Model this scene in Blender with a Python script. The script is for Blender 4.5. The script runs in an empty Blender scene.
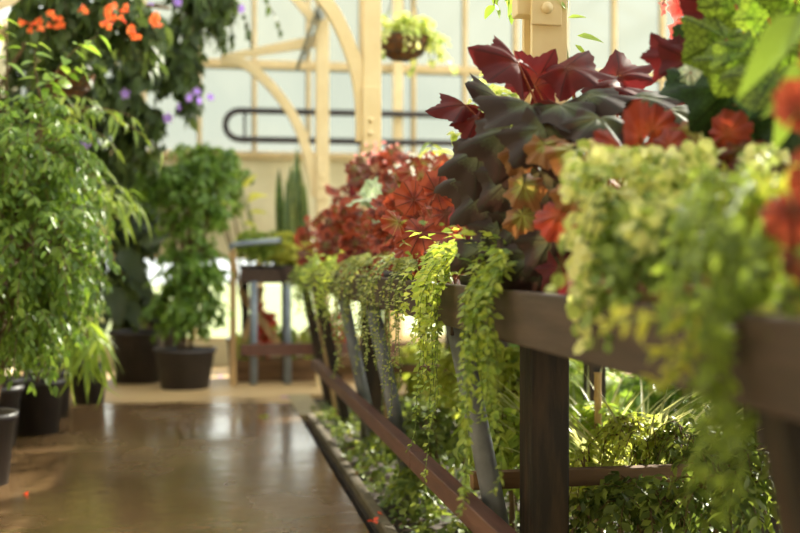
import bpy, math, random
import numpy as np
from mathutils import Vector, Matrix

random.seed(7)
rng = np.random.default_rng(11)
SC = bpy.context.scene
COL = SC.collection
PI = math.pi

# ------------------------------------------------------------------ camera
CAM = np.array([0.0, 0.0, 1.0])
YAW = math.radians(9.95)
F = 1111.0
HOR = 260.0
cam = bpy.data.cameras.new('camera')
cam.sensor_width = 36.0
cam.lens = 50.0
cam.clip_start = 0.05
cam.dof.use_dof = True
cam.dof.focus_distance = 3.15
cam.dof.aperture_fstop = 1.9
co = bpy.data.objects.new('camera', cam)
COL.objects.link(co)
co.location = CAM
co.rotation_euler = (PI / 2 - math.atan((266.5 - HOR) / F), 0, -YAW)
SC.camera = co


def at(px, py, Y):
    """world point seen at pixel (px, py) and standing at distance Y along the aisle"""
    t = math.tan(YAW + math.atan((px - 400) / F))
    X = t * Y
    zc = X * math.sin(YAW) + Y * math.cos(YAW)
    return np.array([X, Y, 1.0 + (HOR - py) * zc / F])


def srgb(r, g, b):
    def c(v):
        v /= 255.0
        return v / 12.92 if v <= 0.04045 else ((v + 0.055) / 1.055) ** 2.4
    return (c(r), c(g), c(b), 1.0)


# ------------------------------------------------------------------ materials
def new_mat(name):
    m = bpy.data.materials.new(name)
    m.use_nodes = True
    nt = m.node_tree
    nt.nodes.clear()
    out = nt.nodes.new('ShaderNodeOutputMaterial')
    return m, nt, out


def ramp(nt, fac, stops):
    r = nt.nodes.new('ShaderNodeValToRGB')
    el = r.color_ramp.elements
    while len(el) < len(stops):
        el.new(0.5)
    for e, (p, c) in zip(el, stops):
        e.position = p
        e.color = c
    nt.links.new(fac, r.inputs[0])
    return r.outputs[0]


def noise(nt, scale, detail=4, rough=0.55, coord='Object', mapscale=None):
    tc = nt.nodes.new('ShaderNodeTexCoord')
    n = nt.nodes.new('ShaderNodeTexNoise')
    n.inputs['Scale'].default_value = scale
    n.inputs['Detail'].default_value = detail
    n.inputs['Roughness'].default_value = rough
    if mapscale:
        mp = nt.nodes.new('ShaderNodeMapping')
        mp.inputs['Scale'].default_value = mapscale
        nt.links.new(tc.outputs[coord], mp.inputs[0])
        nt.links.new(mp.outputs[0], n.inputs['Vector'])
    else:
        nt.links.new(tc.outputs[coord], n.inputs['Vector'])
    return n.outputs['Fac']


def bump(nt, h, strength, dist=0.01):
    b = nt.nodes.new('ShaderNodeBump')
    b.inputs['Strength'].default_value = strength
    b.inputs['Distance'].default_value = dist
    nt.links.new(h, b.inputs['Height'])
    return b.outputs[0]


def mat_solid(name, c1, c2, rough=0.7, scale=12, bumpy=0.2, mapscale=None, metallic=0.0, lo=0.3, hi=0.7):
    m, nt, out = new_mat(name)
    p = nt.nodes.new('ShaderNodeBsdfPrincipled')
    f = noise(nt, scale, 5, 0.6, 'Object', mapscale)
    nt.links.new(ramp(nt, f, [(lo, c1), (hi, c2)]), p.inputs['Base Color'])
    p.inputs['Roughness'].default_value = rough
    p.inputs['Metallic'].default_value = metallic
    if bumpy:
        nt.links.new(bump(nt, f, bumpy), p.inputs['Normal'])
    nt.links.new(p.outputs[0], out.inputs[0])
    return m


def leaf_out(nt, out, colour, trans, rough, tint=None, normal=None, spec=0.5):
    p = nt.nodes.new('ShaderNodeBsdfPrincipled')
    nt.links.new(colour, p.inputs['Base Color'])
    p.inputs['Roughness'].default_value = rough
    p.inputs['Specular IOR Level'].default_value = spec
    t = nt.nodes.new('ShaderNodeBsdfTranslucent')
    mx = nt.nodes.new('ShaderNodeMixRGB')
    mx.blend_type = 'MULTIPLY'
    mx.inputs[0].default_value = 1.0
    nt.links.new(colour, mx.inputs[1])
    mx.inputs[2].default_value = tint or (1.4, 1.3, 0.72, 1)
    nt.links.new(mx.outputs[0], t.inputs['Color'])
    if normal:
        nt.links.new(normal, p.inputs['Normal'])
    s = nt.nodes.new('ShaderNodeMixShader')
    s.inputs[0].default_value = trans
    nt.links.new(p.outputs[0], s.inputs[1])
    nt.links.new(t.outputs[0], s.inputs[2])
    nt.links.new(s.outputs[0], out.inputs[0])


def mat_leaf(name, cols, trans=0.4, rough=0.4, tint=None, spec=0.4):
    """small leaves: each leaf (loose island) has its own tone from the list"""
    m, nt, out = new_mat(name)
    g = nt.nodes.new('ShaderNodeNewGeometry')
    cols = [(min(1, c[0] * 1.42 + 0.022), min(1, c[1] * 1.25 + 0.018), min(1, c[2] * 1.25 + 0.012), 1) for c in cols]
    cols = [tuple(0.86 * v + 0.14 * (0.3 * c[0] + 0.6 * c[1] + 0.1 * c[2]) * t for v, t in zip(c[:3], (1.06, 1.0, 0.85))) + (1,) for c in cols] if name.endswith(('leaf', 'blade')) else cols
    n = len(cols)
    c = ramp(nt, g.outputs['Random Per Island'], [(i / max(1, n - 1), cols[i]) for i in range(n)])
    leaf_out(nt, out, c, trans, rough, tint, None, spec)
    return m


def mat_fan(name, centre, mid, rim, vein, back=None, nv=7, trans=0.4, rough=0.4, tint=None, vw=0.75, spot=0.35, net=0.0, spec=0.35):
    """large lobed leaves: uv.x = angle 0..1, uv.y = 0 at the stalk, 1 at the rim; darker/lighter zones and radial veins of the leaf itself"""
    m, nt, out = new_mat(name)
    L = nt.links
    uv = nt.nodes.new('ShaderNodeUVMap')
    sp = nt.nodes.new('ShaderNodeSeparateXYZ')
    L.new(uv.outputs[0], sp.inputs[0])
    f = noise(nt, 22, 4, 0.6, 'Object')
    add = nt.nodes.new('ShaderNodeMath'); add.operation = 'MULTIPLY_ADD'
    L.new(f, add.inputs[0]); add.inputs[1].default_value = spot; L.new(sp.outputs[1], add.inputs[2])
    oi = nt.nodes.new('ShaderNodeObjectInfo')
    ad2 = nt.nodes.new('ShaderNodeMath'); ad2.operation = 'MULTIPLY_ADD'
    L.new(oi.outputs['Random'], ad2.inputs[0]); ad2.inputs[1].default_value = 0.28; L.new(add.outputs[0], ad2.inputs[2])
    c = ramp(nt, ad2.outputs[0], [(0.35, centre), (0.8, mid), (1.0, rim)])
    # veins
    mu = nt.nodes.new('ShaderNodeMath'); mu.operation = 'MULTIPLY'
    L.new(sp.outputs[0], mu.inputs[0]); mu.inputs[1].default_value = 2 * PI * nv
    cs = nt.nodes.new('ShaderNodeMath'); cs.operation = 'COSINE'
    L.new(mu.outputs[0], cs.inputs[0])
    w = nt.nodes.new('ShaderNodeMath'); w.operation = 'MULTIPLY_ADD'   # veins get thinner outwards
    L.new(sp.outputs[1], w.inputs[0]); w.inputs[1].default_value = (0.99 - vw) ; w.inputs[2].default_value = vw
    gt = nt.nodes.new('ShaderNodeMath'); gt.operation = 'GREATER_THAN'
    L.new(cs.outputs[0], gt.inputs[0]); L.new(w.outputs[0], gt.inputs[1])
    fac = gt.outputs[0]
    if net:
        tc = nt.nodes.new('ShaderNodeTexCoord')
        vo = nt.nodes.new('ShaderNodeTexVoronoi'); vo.feature = 'DISTANCE_TO_EDGE'
        vo.inputs['Scale'].default_value = net
        L.new(tc.outputs['Object'], vo.inputs['Vector'])
        lt = nt.nodes.new('ShaderNodeMath'); lt.operation = 'LESS_THAN'; lt.inputs[1].default_value = 0.06
        L.new(vo.outputs['Distance'], lt.inputs[0])
        mxx = nt.nodes.new('ShaderNodeMath'); mxx.operation = 'MAXIMUM'
        L.new(fac, mxx.inputs[0]); L.new(lt.outputs[0], mxx.inputs[1])
        fac = mxx.outputs[0]
    h = nt.nodes.new('ShaderNodeMath'); h.operation = 'MULTIPLY'
    L.new(fac, h.inputs[0]); h.inputs[1].default_value = 0.75
    mv = nt.nodes.new('ShaderNodeMixRGB')
    L.new(h.outputs[0], mv.inputs[0]); L.new(c, mv.inputs[1]); mv.inputs[2].default_value = vein
    col = mv.outputs[0]
    if back:
        g = nt.nodes.new('ShaderNodeNewGeometry')
        mb = nt.nodes.new('ShaderNodeMixRGB')
        L.new(g.outputs['Backfacing'], mb.inputs[0]); L.new(col, mb.inputs[1]); mb.inputs[2].default_value = back
        col = mb.outputs[0]
    n2 = bump(nt, cs.outputs[0], 0.35, 0.004)
    leaf_out(nt, out, col, trans, rough, tint, n2, spec)
    return m


def mat_banded(name, c1, c2, edge, freq):
    """upright leaves with cross bands and pale margins (uv.x across, uv.y along)"""
    m, nt, out = new_mat(name)
    L = nt.links
    uv = nt.nodes.new('ShaderNodeUVMap')
    sp = nt.nodes.new('ShaderNodeSeparateXYZ'); L.new(uv.outputs[0], sp.inputs[0])
    f = noise(nt, 5, 3, 0.6, 'Object', (6, 6, 22))
    c = ramp(nt, f, [(0.4, c1), (0.6, c2)])
    ab = nt.nodes.new('ShaderNodeMath'); ab.operation = 'SUBTRACT'; L.new(sp.outputs[0], ab.inputs[0]); ab.inputs[1].default_value = 0.5
    a2 = nt.nodes.new('ShaderNodeMath'); a2.operation = 'ABSOLUTE'; L.new(ab.outputs[0], a2.inputs[0])
    gt = nt.nodes.new('ShaderNodeMath'); gt.operation = 'GREATER_THAN'; L.new(a2.outputs[0], gt.inputs[0]); gt.inputs[1].default_value = 0.4
    mv = nt.nodes.new('ShaderNodeMixRGB'); L.new(gt.outputs[0], mv.inputs[0]); L.new(c, mv.inputs[1]); mv.inputs[2].default_value = edge
    leaf_out(nt, out, mv.outputs[0], 0.2, 0.4)
    return m


M = {}
M['cream'] = mat_solid('cream_paint', srgb(226, 203, 158), srgb(238, 219, 178), 0.45, 6, 0.05)
M['cream_wood'] = mat_solid('cream_window_wood', srgb(196, 172, 128), srgb(222, 200, 158), 0.55, 5, 0.1)
M['plaster'] = mat_solid('wall_plaster', srgb(196, 186, 152), srgb(222, 214, 184), 0.85, 2.2, 0.15)
M['board'] = mat_solid('weathered_board', srgb(50, 36, 31), srgb(82, 62, 54), 0.65, 5, 0.3, (6, 0.6, 6))
M['rail'] = mat_solid('red_brown_rail', srgb(80, 50, 44), srgb(114, 78, 68), 0.5, 5, 0.25, (6, 0.6, 6))
M['darkwood'] = mat_solid('damp_dark_wood', srgb(32, 21, 17), srgb(84, 60, 42), 0.6, 5, 0.4, (4, 4, 0.6), lo=0.45, hi=0.8)
M['palewood'] = mat_solid('pale_wood', srgb(150, 118, 80), srgb(206, 172, 122), 0.65, 5, 0.25, (5, 5, 0.6))
M['pipe'] = mat_solid('grey_pipe', srgb(92, 94, 104), srgb(124, 126, 136), 0.42, 9, 0.06)
M['bluepipe'] = mat_solid('blue_grey_pipe', srgb(112, 124, 142), srgb(146, 158, 174), 0.4, 9, 0.05)
M['blackpipe'] = mat_solid('black_pipe', srgb(34, 28, 34), srgb(54, 46, 52), 0.4, 9, 0.05)
M['pot'] = mat_solid('black_plastic_pot', srgb(48, 44, 50), srgb(70, 65, 68), 0.45, 6, 0.05)
M['terracotta'] = mat_solid('terracotta', srgb(150, 96, 80), srgb(184, 128, 108), 0.7, 8, 0.1)
M['soil'] = mat_solid('soil', srgb(28, 20, 14), srgb(64, 48, 32), 0.9, 14, 0.8)
M['curb'] = mat_solid('curb_concrete', srgb(62, 52, 40), srgb(116, 104, 82), 0.75, 10, 0.4)
M['slab'] = mat_solid('paving_slab', srgb(132, 120, 92), srgb(166, 152, 118), 0.5, 6, 0.2)
M['brown_box'] = mat_solid('old_plank', srgb(92, 66, 42), srgb(138, 104, 70), 0.7, 4, 0.4, (0.7, 6, 6))
M['coir'] = mat_solid('coir', srgb(72, 44, 28), srgb(140, 94, 58), 0.9, 26, 0.8)
M['wire'] = mat_solid('dark_wire', srgb(40, 36, 34), srgb(60, 54, 50), 0.4, 8, 0)
M['bark'] = mat_solid('bark', srgb(78, 60, 42), srgb(128, 104, 76), 0.8, 14, 0.5)
M['stemgreen'] = mat_solid('green_stem', srgb(84, 104, 40), srgb(120, 140, 62), 0.5, 8, 0)
M['stemred'] = mat_solid('red_stem', srgb(150, 70, 50), srgb(196, 120, 84), 0.5, 8, 0)
M['lawn'] = mat_solid('sunny_lawn', srgb(98, 112, 40), srgb(122, 132, 58), 0.9, 3, 0.2)
M['metal'] = mat_solid('dull_metal', srgb(120, 122, 118), srgb(150, 152, 146), 0.4, 8, 0.05, metallic=0.6)


def mat_glass(name, frosted, tcol, clear=(0.95, 0.97, 0.93, 1)):
    m, nt, out = new_mat(name)
    L = nt.links
    t = nt.nodes.new('ShaderNodeBsdfTransparent'); t.inputs[0].default_value = clear
    tr = nt.nodes.new('ShaderNodeBsdfTranslucent')
    f = noise(nt, 1.3, 4, 0.6, 'Object', (1, 1, 0.4))
    L.new(ramp(nt, f, [(0.3, tuple(0.9 * v for v in tcol[:3]) + (1,)), (0.7, tcol)]), tr.inputs[0])
    mx = nt.nodes.new('ShaderNodeMixShader'); mx.inputs[0].default_value = frosted
    L.new(t.outputs[0], mx.inputs[1]); L.new(tr.outputs[0], mx.inputs[2])
    gl = nt.nodes.new('ShaderNodeBsdfGlossy'); gl.inputs['Roughness'].default_value = 0.1
    m2 = nt.nodes.new('ShaderNodeMixShader'); m2.inputs[0].default_value = 0.04
    L.new(mx.outputs[0], m2.inputs[1]); L.new(gl.outputs[0], m2.inputs[2])
    L.new(m2.outputs[0], out.inputs[0])
    return m


M['frost'] = mat_glass('whitewashed_glass', 0.95, (0.146, 0.160, 0.141, 1))
M['frost2'] = mat_glass('whitewashed_glass_pale_blue', 0.95, (0.132, 0.149, 0.140, 1))
M['roofglass'] = mat_glass('roof_glass', 0.50, (0.75, 0.77, 0.70, 1))
M['sideglass'] = mat_glass('side_glass', 0.15, (0.9, 0.92, 0.85, 1))
M['clear'] = mat_glass('clear_glass', 0.12, (0.9, 0.95, 0.8, 1))


def mat_floor():
    m, nt, out = new_mat('wet_concrete')
    L = nt.links
    p = nt.nodes.new('ShaderNodeBsdfPrincipled')
    a = noise(nt, 1.1, 6, 0.62, 'Object')
    b = noise(nt, 30, 5, 0.6, 'Object')
    mx = nt.nodes.new('ShaderNodeMixRGB'); mx.inputs[0].default_value = 0.3
    L.new(ramp(nt, a, [(0.3, srgb(96, 72, 47)), (0.52, srgb(118, 90, 60)), (0.72, srgb(146, 117, 80))]), mx.inputs[1])
    L.new(ramp(nt, b, [(0.3, srgb(74, 56, 40)), (0.7, srgb(136, 114, 86))]), mx.inputs[2])
    # a cast joint across the walk with moss in it
    g = nt.nodes.new('ShaderNodeNewGeometry')
    sp = nt.nodes.new('ShaderNodeSeparateXYZ'); L.new(g.outputs['Position'], sp.inputs[0])
    c = noise(nt, 3, 4, 0.6, 'Object')
    y = nt.nodes.new('ShaderNodeMath'); y.operation = 'MULTIPLY_ADD'; L.new(c, y.inputs[0]); y.inputs[1].default_value = 0.09; L.new(sp.outputs[1], y.inputs[2])
    d = nt.nodes.new('ShaderNodeMath'); d.operation = 'SUBTRACT'; L.new(y.outputs[0], d.inputs[0]); d.inputs[1].default_value = 4.33
    ab = nt.nodes.new('ShaderNodeMath'); ab.operation = 'ABSOLUTE'; L.new(d.outputs[0], ab.inputs[0])
    lt = nt.nodes.new('ShaderNodeMath'); lt.operation = 'LESS_THAN'; L.new(ab.outputs[0], lt.inputs[0]); lt.inputs[1].default_value = 0.008
    m2 = nt.nodes.new('ShaderNodeMixRGB'); L.new(lt.outputs[0], m2.inputs[0]); L.new(mx.outputs[0], m2.inputs[1]); m2.inputs[2].default_value = srgb(92, 84, 46)
    # far end of the walk: dry concrete, paler to paint in a sunlit patch
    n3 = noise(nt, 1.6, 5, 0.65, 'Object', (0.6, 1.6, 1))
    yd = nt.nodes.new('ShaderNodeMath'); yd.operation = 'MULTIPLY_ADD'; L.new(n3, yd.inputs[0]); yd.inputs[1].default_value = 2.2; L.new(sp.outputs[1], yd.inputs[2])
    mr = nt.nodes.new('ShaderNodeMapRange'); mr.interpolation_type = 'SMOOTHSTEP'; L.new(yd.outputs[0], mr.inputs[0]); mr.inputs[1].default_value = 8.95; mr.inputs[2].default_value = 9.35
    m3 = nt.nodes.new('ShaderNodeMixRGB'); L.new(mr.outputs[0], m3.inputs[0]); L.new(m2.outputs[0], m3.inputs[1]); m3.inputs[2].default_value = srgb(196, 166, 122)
    L.new(m3.outputs[0], p.inputs['Base Color'])
    # wet in patches: water film is smooth, dry spots are rough
    w = noise(nt, 0.9, 5, 0.6, 'Object', (1.0, 0.7, 1))
    r = ramp(nt, w, [(0.36, (0.10, 0.10, 0.10, 1)), (0.50, (0.20, 0.20, 0.20, 1)), (0.72, (0.48, 0.48, 0.48, 1))])
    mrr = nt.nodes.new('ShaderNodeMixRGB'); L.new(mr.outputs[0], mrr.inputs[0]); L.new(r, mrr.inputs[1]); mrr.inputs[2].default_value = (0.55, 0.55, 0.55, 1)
    L.new(mrr.outputs[0], p.inputs['Roughness'])
    p.inputs['Specular IOR Level'].default_value = 0.6
    b2 = noise(nt, 7, 3, 0.5, 'Object', (1.0, 1.8, 1))
    L.new(bump(nt, b2, 0.14, 0.02), p.inputs['Normal'])
    L.new(p.outputs[0], out.inputs[0])
    return m


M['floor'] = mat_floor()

# leaves
M['ficus'] = mat_leaf('ficus_leaf', [srgb(56, 96, 24), srgb(84, 128, 34), srgb(112, 150, 46), srgb(70, 116, 34)], 0.42, 0.35)
M['ficus2'] = mat_leaf('dark_ficus_leaf', [srgb(40, 74, 28), srgb(66, 104, 34), srgb(96, 134, 44)], 0.4, 0.35)
M['bamboo'] = mat_leaf('bamboo_leaf', [srgb(108, 146, 40), srgb(144, 178, 60), srgb(88, 128, 40), srgb(164, 190, 84)], 0.5, 0.4)
M['tree'] = mat_leaf('glossy_tree_leaf', [srgb(58, 104, 26), srgb(84, 130, 36), srgb(108, 152, 50)], 0.42, 0.32)
M['darkleaf'] = mat_leaf('dark_broad_leaf', [srgb(34, 58, 36), srgb(52, 78, 46)], 0.3, 0.4)
M['vine'] = mat_leaf('vine_leaf', [srgb(34, 60, 28), srgb(54, 86, 38), srgb(76, 104, 46)], 0.38, 0.45)
M['sprig'] = mat_leaf('sprig_leaf', [srgb(104, 152, 40), srgb(134, 176, 60)], 0.5, 0.4)
M['lime'] = mat_leaf('lime_leaf', [srgb(150, 170, 44), srgb(184, 196, 70), srgb(118, 146, 44)], 0.45, 0.45)
M['trail'] = mat_leaf('trailing_leaf', [srgb(92, 132, 36), srgb(124, 160, 50), srgb(158, 184, 66), srgb(74, 112, 36)], 0.45, 0.45)
M['trailbright'] = mat_leaf('bright_trailing_leaf', [srgb(128, 164, 44), srgb(160, 190, 58), srgb(186, 206, 84), srgb(104, 146, 44)], 0.5, 0.45)
M['creep'] = mat_leaf('creeping_leaf', [srgb(110, 132, 60), srgb(150, 164, 88), srgb(84, 112, 48)], 0.42, 0.45)
M['pale'] = mat_leaf('cream_edged_leaf', [srgb(192, 208, 120), srgb(214, 224, 160), srgb(164, 192, 92), srgb(118, 150, 62)], 0.4, 0.42, (1.15, 1.15, 0.85, 1))
M['fernleaf'] = mat_leaf('fern_leaf', [srgb(92, 128, 40), srgb(124, 156, 56)], 0.45, 0.5)
M['silver'] = mat_leaf('silver_blade', [srgb(150, 168, 128), srgb(186, 198, 158), srgb(120, 144, 104)], 0.35, 0.4)
M['ivy'] = mat_leaf('ground_ivy_leaf', [srgb(50, 80, 28), srgb(82, 112, 40), srgb(118, 142, 52), srgb(64, 92, 40)], 0.42, 0.45)
M['sunny'] = mat_leaf('yellow_green_leaf', [srgb(136, 164, 54), srgb(166, 184, 80), srgb(106, 140, 48)], 0.5, 0.45)
M['litter'] = mat_leaf('fallen_leaf', [srgb(96, 72, 42), srgb(74, 54, 34), srgb(120, 96, 58), srgb(66, 70, 34)], 0.2, 0.6)
M['orange'] = mat_leaf('orange_petal', [srgb(238, 120, 62), srgb(244, 150, 88), srgb(224, 98, 54)], 0.35, 0.6, (1.1, 1.0, 0.8, 1))
M['purple'] = mat_leaf('purple_petal', [srgb(146, 122, 214), srgb(172, 150, 232)], 0.45, 0.5, (1.1, 1.0, 1.2, 1))
M['pink'] = mat_leaf('pink_petal', [srgb(244, 150, 150), srgb(250, 186, 180), srgb(236, 110, 118)], 0.45, 0.5, (1.2, 1.0, 1.0, 1))
M['redleafs'] = mat_leaf('red_small_leaf', [srgb(150, 50, 36), srgb(176, 76, 50), srgb(112, 40, 34)], 0.45, 0.45, (1.6, 1.0, 0.7, 1))
M['whitepetal'] = mat_leaf('white_petal', [srgb(240, 226, 216), srgb(250, 240, 232)], 0.4, 0.5, (1, 1, 0.9, 1))
M['softgreen'] = mat_leaf('soft_green_leaf', [srgb(92, 128, 48), srgb(118, 152, 66), srgb(74, 106, 42)], 0.42, 0.45)
M['curtain'] = mat_leaf('curtain_leaf', [srgb(104, 140, 40), srgb(128, 162, 50), srgb(84, 118, 38)], 0.45, 0.5)
M['willow'] = mat_leaf('willow_leaf', [srgb(84, 124, 40), srgb(112, 146, 50), srgb(140, 168, 66)], 0.48, 0.4)
M['redpetal'] = mat_leaf('red_petal', [srgb(226, 70, 44), srgb(236, 92, 60)], 0.3, 0.5, (1.2, 1.0, 0.8, 1))
M['whiteleaf'] = mat_fan('silvery_leaf', srgb(200, 208, 190), srgb(226, 228, 214), srgb(190, 206, 176), srgb(120, 148, 110), None, 7, 0.35, 0.4, (1.1, 1.1, 0.9, 1))
RT = (1.25, 0.92, 0.7, 1)
M['redbeg'] = mat_fan('red_begonia_leaf', srgb(98, 56, 38), srgb(128, 52, 42), srgb(164, 80, 58), srgb(62, 38, 30), srgb(140, 68, 52), 9, 0.36, 0.5, RT, 0.82)
M['redbeg2'] = mat_fan('orange_begonia_leaf', srgb(140, 134, 66), srgb(154, 88, 58), srgb(166, 74, 54), srgb(188, 150, 88), srgb(160, 82, 60), 9, 0.42, 0.5, RT, 0.86)
M['bronze'] = mat_fan('bronze_begonia_leaf', srgb(110, 104, 58), srgb(116, 80, 54), srgb(116, 60, 48), srgb(66, 42, 34), srgb(130, 70, 56), 7, 0.38, 0.5, RT, 0.85)
M['darkrex'] = mat_fan('dark_rex_leaf', srgb(116, 124, 92), srgb(80, 88, 68), srgb(60, 48, 44), srgb(54, 52, 44), srgb(96, 48, 46), 6, 0.22, 0.62, (1.5, 0.9, 0.7, 1), 0.93, spec=0.2)
M['winerex'] = mat_fan('wine_rex_leaf', srgb(116, 66, 50), srgb(112, 42, 44), srgb(98, 40, 44), srgb(70, 34, 36), srgb(122, 54, 52), 6, 0.4, 0.6, (1.4, 0.85, 0.75, 1), 0.93, spec=0.25)
M['greenrex'] = mat_fan('green_rex_leaf', srgb(128, 158, 60), srgb(110, 144, 50), srgb(128, 152, 62), srgb(40, 52, 26), srgb(116, 138, 70), 6, 0.45, 0.55, None, 0.86, 0.35, 6.5, spec=0.2)
M['deeprex'] = mat_fan('deep_green_rex_leaf', srgb(62, 92, 48), srgb(70, 98, 52), srgb(52, 78, 44), srgb(34, 44, 28), srgb(104, 84, 60), 6, 0.32, 0.55, None, 0.9, 0.35, 9.0, spec=0.2)
M['mottled'] = mat_fan('mottled_green_red_leaf', srgb(168, 174, 92), srgb(152, 152, 80), srgb(150, 108, 68), srgb(128, 72, 48), srgb(150, 120, 70), 7, 0.32, 0.55, RT, 0.88)
M['coral'] = mat_fan('coral_red_leaf', srgb(190, 100, 60), srgb(180, 78, 52), srgb(150, 62, 50), srgb(116, 50, 40), srgb(160, 78, 60), 9, 0.28, 0.55, RT, 0.92)
M['snake'] = mat_banded('snake_plant_leaf', srgb(50, 76, 42), srgb(104, 130, 82), srgb(150, 160, 92), 20)


# ------------------------------------------------------------------ mesh building
class MB:
    def __init__(s):
        s.V = []; s.L = []; s.T = []; s.UV = []; s.MI = []; s.SM = []; s.n = 0

    def add(s, V, loops, totals, uv=None, mi=0, smooth=True):
        V = np.asarray(V, float)
        loops = np.asarray(loops, np.int64)
        totals = np.asarray(totals, np.int64)
        s.V.append(V); s.L.append(loops + s.n); s.T.append(totals)
        s.UV.append(np.zeros((len(loops), 2)) if uv is None else uv)
        s.MI.append(np.full(len(totals), mi)); s.SM.append(np.full(len(totals), smooth))
        s.n += len(V)

    def faces(s, V, Fs, uvv=None, mi=0, smooth=True):
        loops = [i for f in Fs for i in f]
        uv = None if uvv is None else np.asarray(uvv, float)[loops]
        s.add(V, loops, [len(f) for f in Fs], uv, mi, smooth)

    def box(s, lo, hi, mi=0, bev=0.0):
        x0, y0, z0 = lo; x1, y1, z1 = hi
        V = [(x, y, z) for x in (x0, x1) for y in (y0, y1) for z in (z0, z1)]
        s.faces(V, [(0, 1, 3, 2), (4, 6, 7, 5), (0, 4, 5, 1), (2, 3, 7, 6), (0, 2, 6, 4), (1, 5, 7, 3)], None, mi, False)

    def beam(s, a, b, w, h, mi=0, up=(0, 0, 1)):
        """rectangular bar from a to b, w across, h along the up hint"""
        a = np.asarray(a, float); b = np.asarray(b, float)
        d = b - a; d /= np.linalg.norm(d)
        u = np.asarray(up, float); u = u - d * u.dot(d); u /= np.linalg.norm(u)
        r = np.cross(d, u)
        V = [p + r * sx * w / 2 + u * sz * h / 2 for p in (a, b) for sx, sz in ((-1, -1), (1, -1), (1, 1), (-1, 1))]
        s.faces(V, [(0, 1, 2, 3), (7, 6, 5, 4), (0, 4, 5, 1), (1, 5, 6, 2), (2, 6, 7, 3), (3, 7, 4, 0)], None, mi, False)

    def ribbon_bar(s, pts, w, t, yaxis=(0, 1, 0), mi=0):
        """curved bar of rectangular section: t in the plane of the curve, w along yaxis"""
        P = [np.asarray(p, float) for p in pts]
        ya = np.asarray(yaxis, float)
        V = []
        for i, p in enumerate(P):
            d = P[min(i + 1, len(P) - 1)] - P[max(i - 1, 0)]
            d /= np.linalg.norm(d)
            nrm = np.cross(d, ya); nrm /= np.linalg.norm(nrm)
            for sx, sz in ((-1, -1), (1, -1), (1, 1), (-1, 1)):
                V.append(p + ya * sx * w / 2 + nrm * sz * t / 2)
        Fs = []
        for i in range(len(P) - 1):
            for k in range(4):
                Fs.append((i * 4 + k, i * 4 + (k + 1) % 4, i * 4 + 4 + (k + 1) % 4, i * 4 + 4 + k))
        Fs.append((3, 2, 1, 0)); e = 4 * (len(P) - 1); Fs.append((e, e + 1, e + 2, e + 3))
        s.faces(V, Fs, None, mi, False)

    def tube(s, pts, rad, n=8, mi=0, cap=True):
        P = np.asarray(pts, float)
        k = len(P)
        R = np.full(k, rad) if np.isscalar(rad) else np.asarray(rad, float)
        d = np.gradient(P, axis=0)
        d /= np.linalg.norm(d, axis=1)[:, None] + 1e-12
        ref = np.array([0.31, 0.95, 0.05]) if abs(d[0][2]) > 0.7 else np.array([0.02, 0.05, 1.0])
        u = np.cross(d, ref); u /= np.linalg.norm(u, axis=1)[:, None] + 1e-12
        v = np.cross(d, u)
        a = np.arange(n) * 2 * PI / n
        V = (P[:, None, :] + R[:, None, None] * (np.cos(a)[None, :, None] * u[:, None, :] + np.sin(a)[None, :, None] * v[:, None, :])).reshape(-1, 3)
        Fs = [(i * n + j, i * n + (j + 1) % n, (i + 1) * n + (j + 1) % n, (i + 1) * n + j) for i in range(k - 1) for j in range(n)]
        if cap:
            Fs.append(tuple(range(n))[::-1]); Fs.append(tuple((k - 1) * n + j for j in range(n)))
        s.faces(V, Fs, None, mi, True)

    def lathe(s, prof, c, n=28, mi=0, squash=(1, 1)):
        c = np.asarray(c, float)
        V = [(c[0] + r * math.cos(2 * PI * j / n) * squash[0], c[1] + r * math.sin(2 * PI * j / n) * squash[1], c[2] + z) for r, z in prof for j in range(n)]
        k = len(prof)
        Fs = [(i * n + j, i * n + (j + 1) % n, (i + 1) * n + (j + 1) % n, (i + 1) * n + j) for i in range(k - 1) for j in range(n)]
        s.faces(V, Fs, None, mi, True)

    def scatter(s, tp, P, D, N, S, mi=0):
        """copies of a leaf template: base at P, pointing along D, face towards N, length S"""
        V0, L0, T0, U0 = tp
        P = np.asarray(P, float)
        if len(P) == 0:
            return
        D = np.asarray(D, float); N = np.asarray(N, float); S = np.asarray(S, float)
        D = D / (np.linalg.norm(D, axis=1)[:, None] + 1e-9)
        N = N - D * (N * D).sum(1)[:, None]
        N = N / (np.linalg.norm(N, axis=1)[:, None] + 1e-9)
        X = np.cross(D, N)
        R = np.stack([X, D, N], axis=1)           # rows
        V = np.einsum('vi,nij->nvj', V0, R) * S[:, None, None] + P[:, None, :]
        k, nv = len(P), len(V0)
        loops = (L0[None, :] + (np.arange(k) * nv)[:, None]).ravel()
        s.add(V.reshape(-1, 3), loops, np.tile(T0, k), np.tile(U0, (k, 1)), mi, True)


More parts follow.
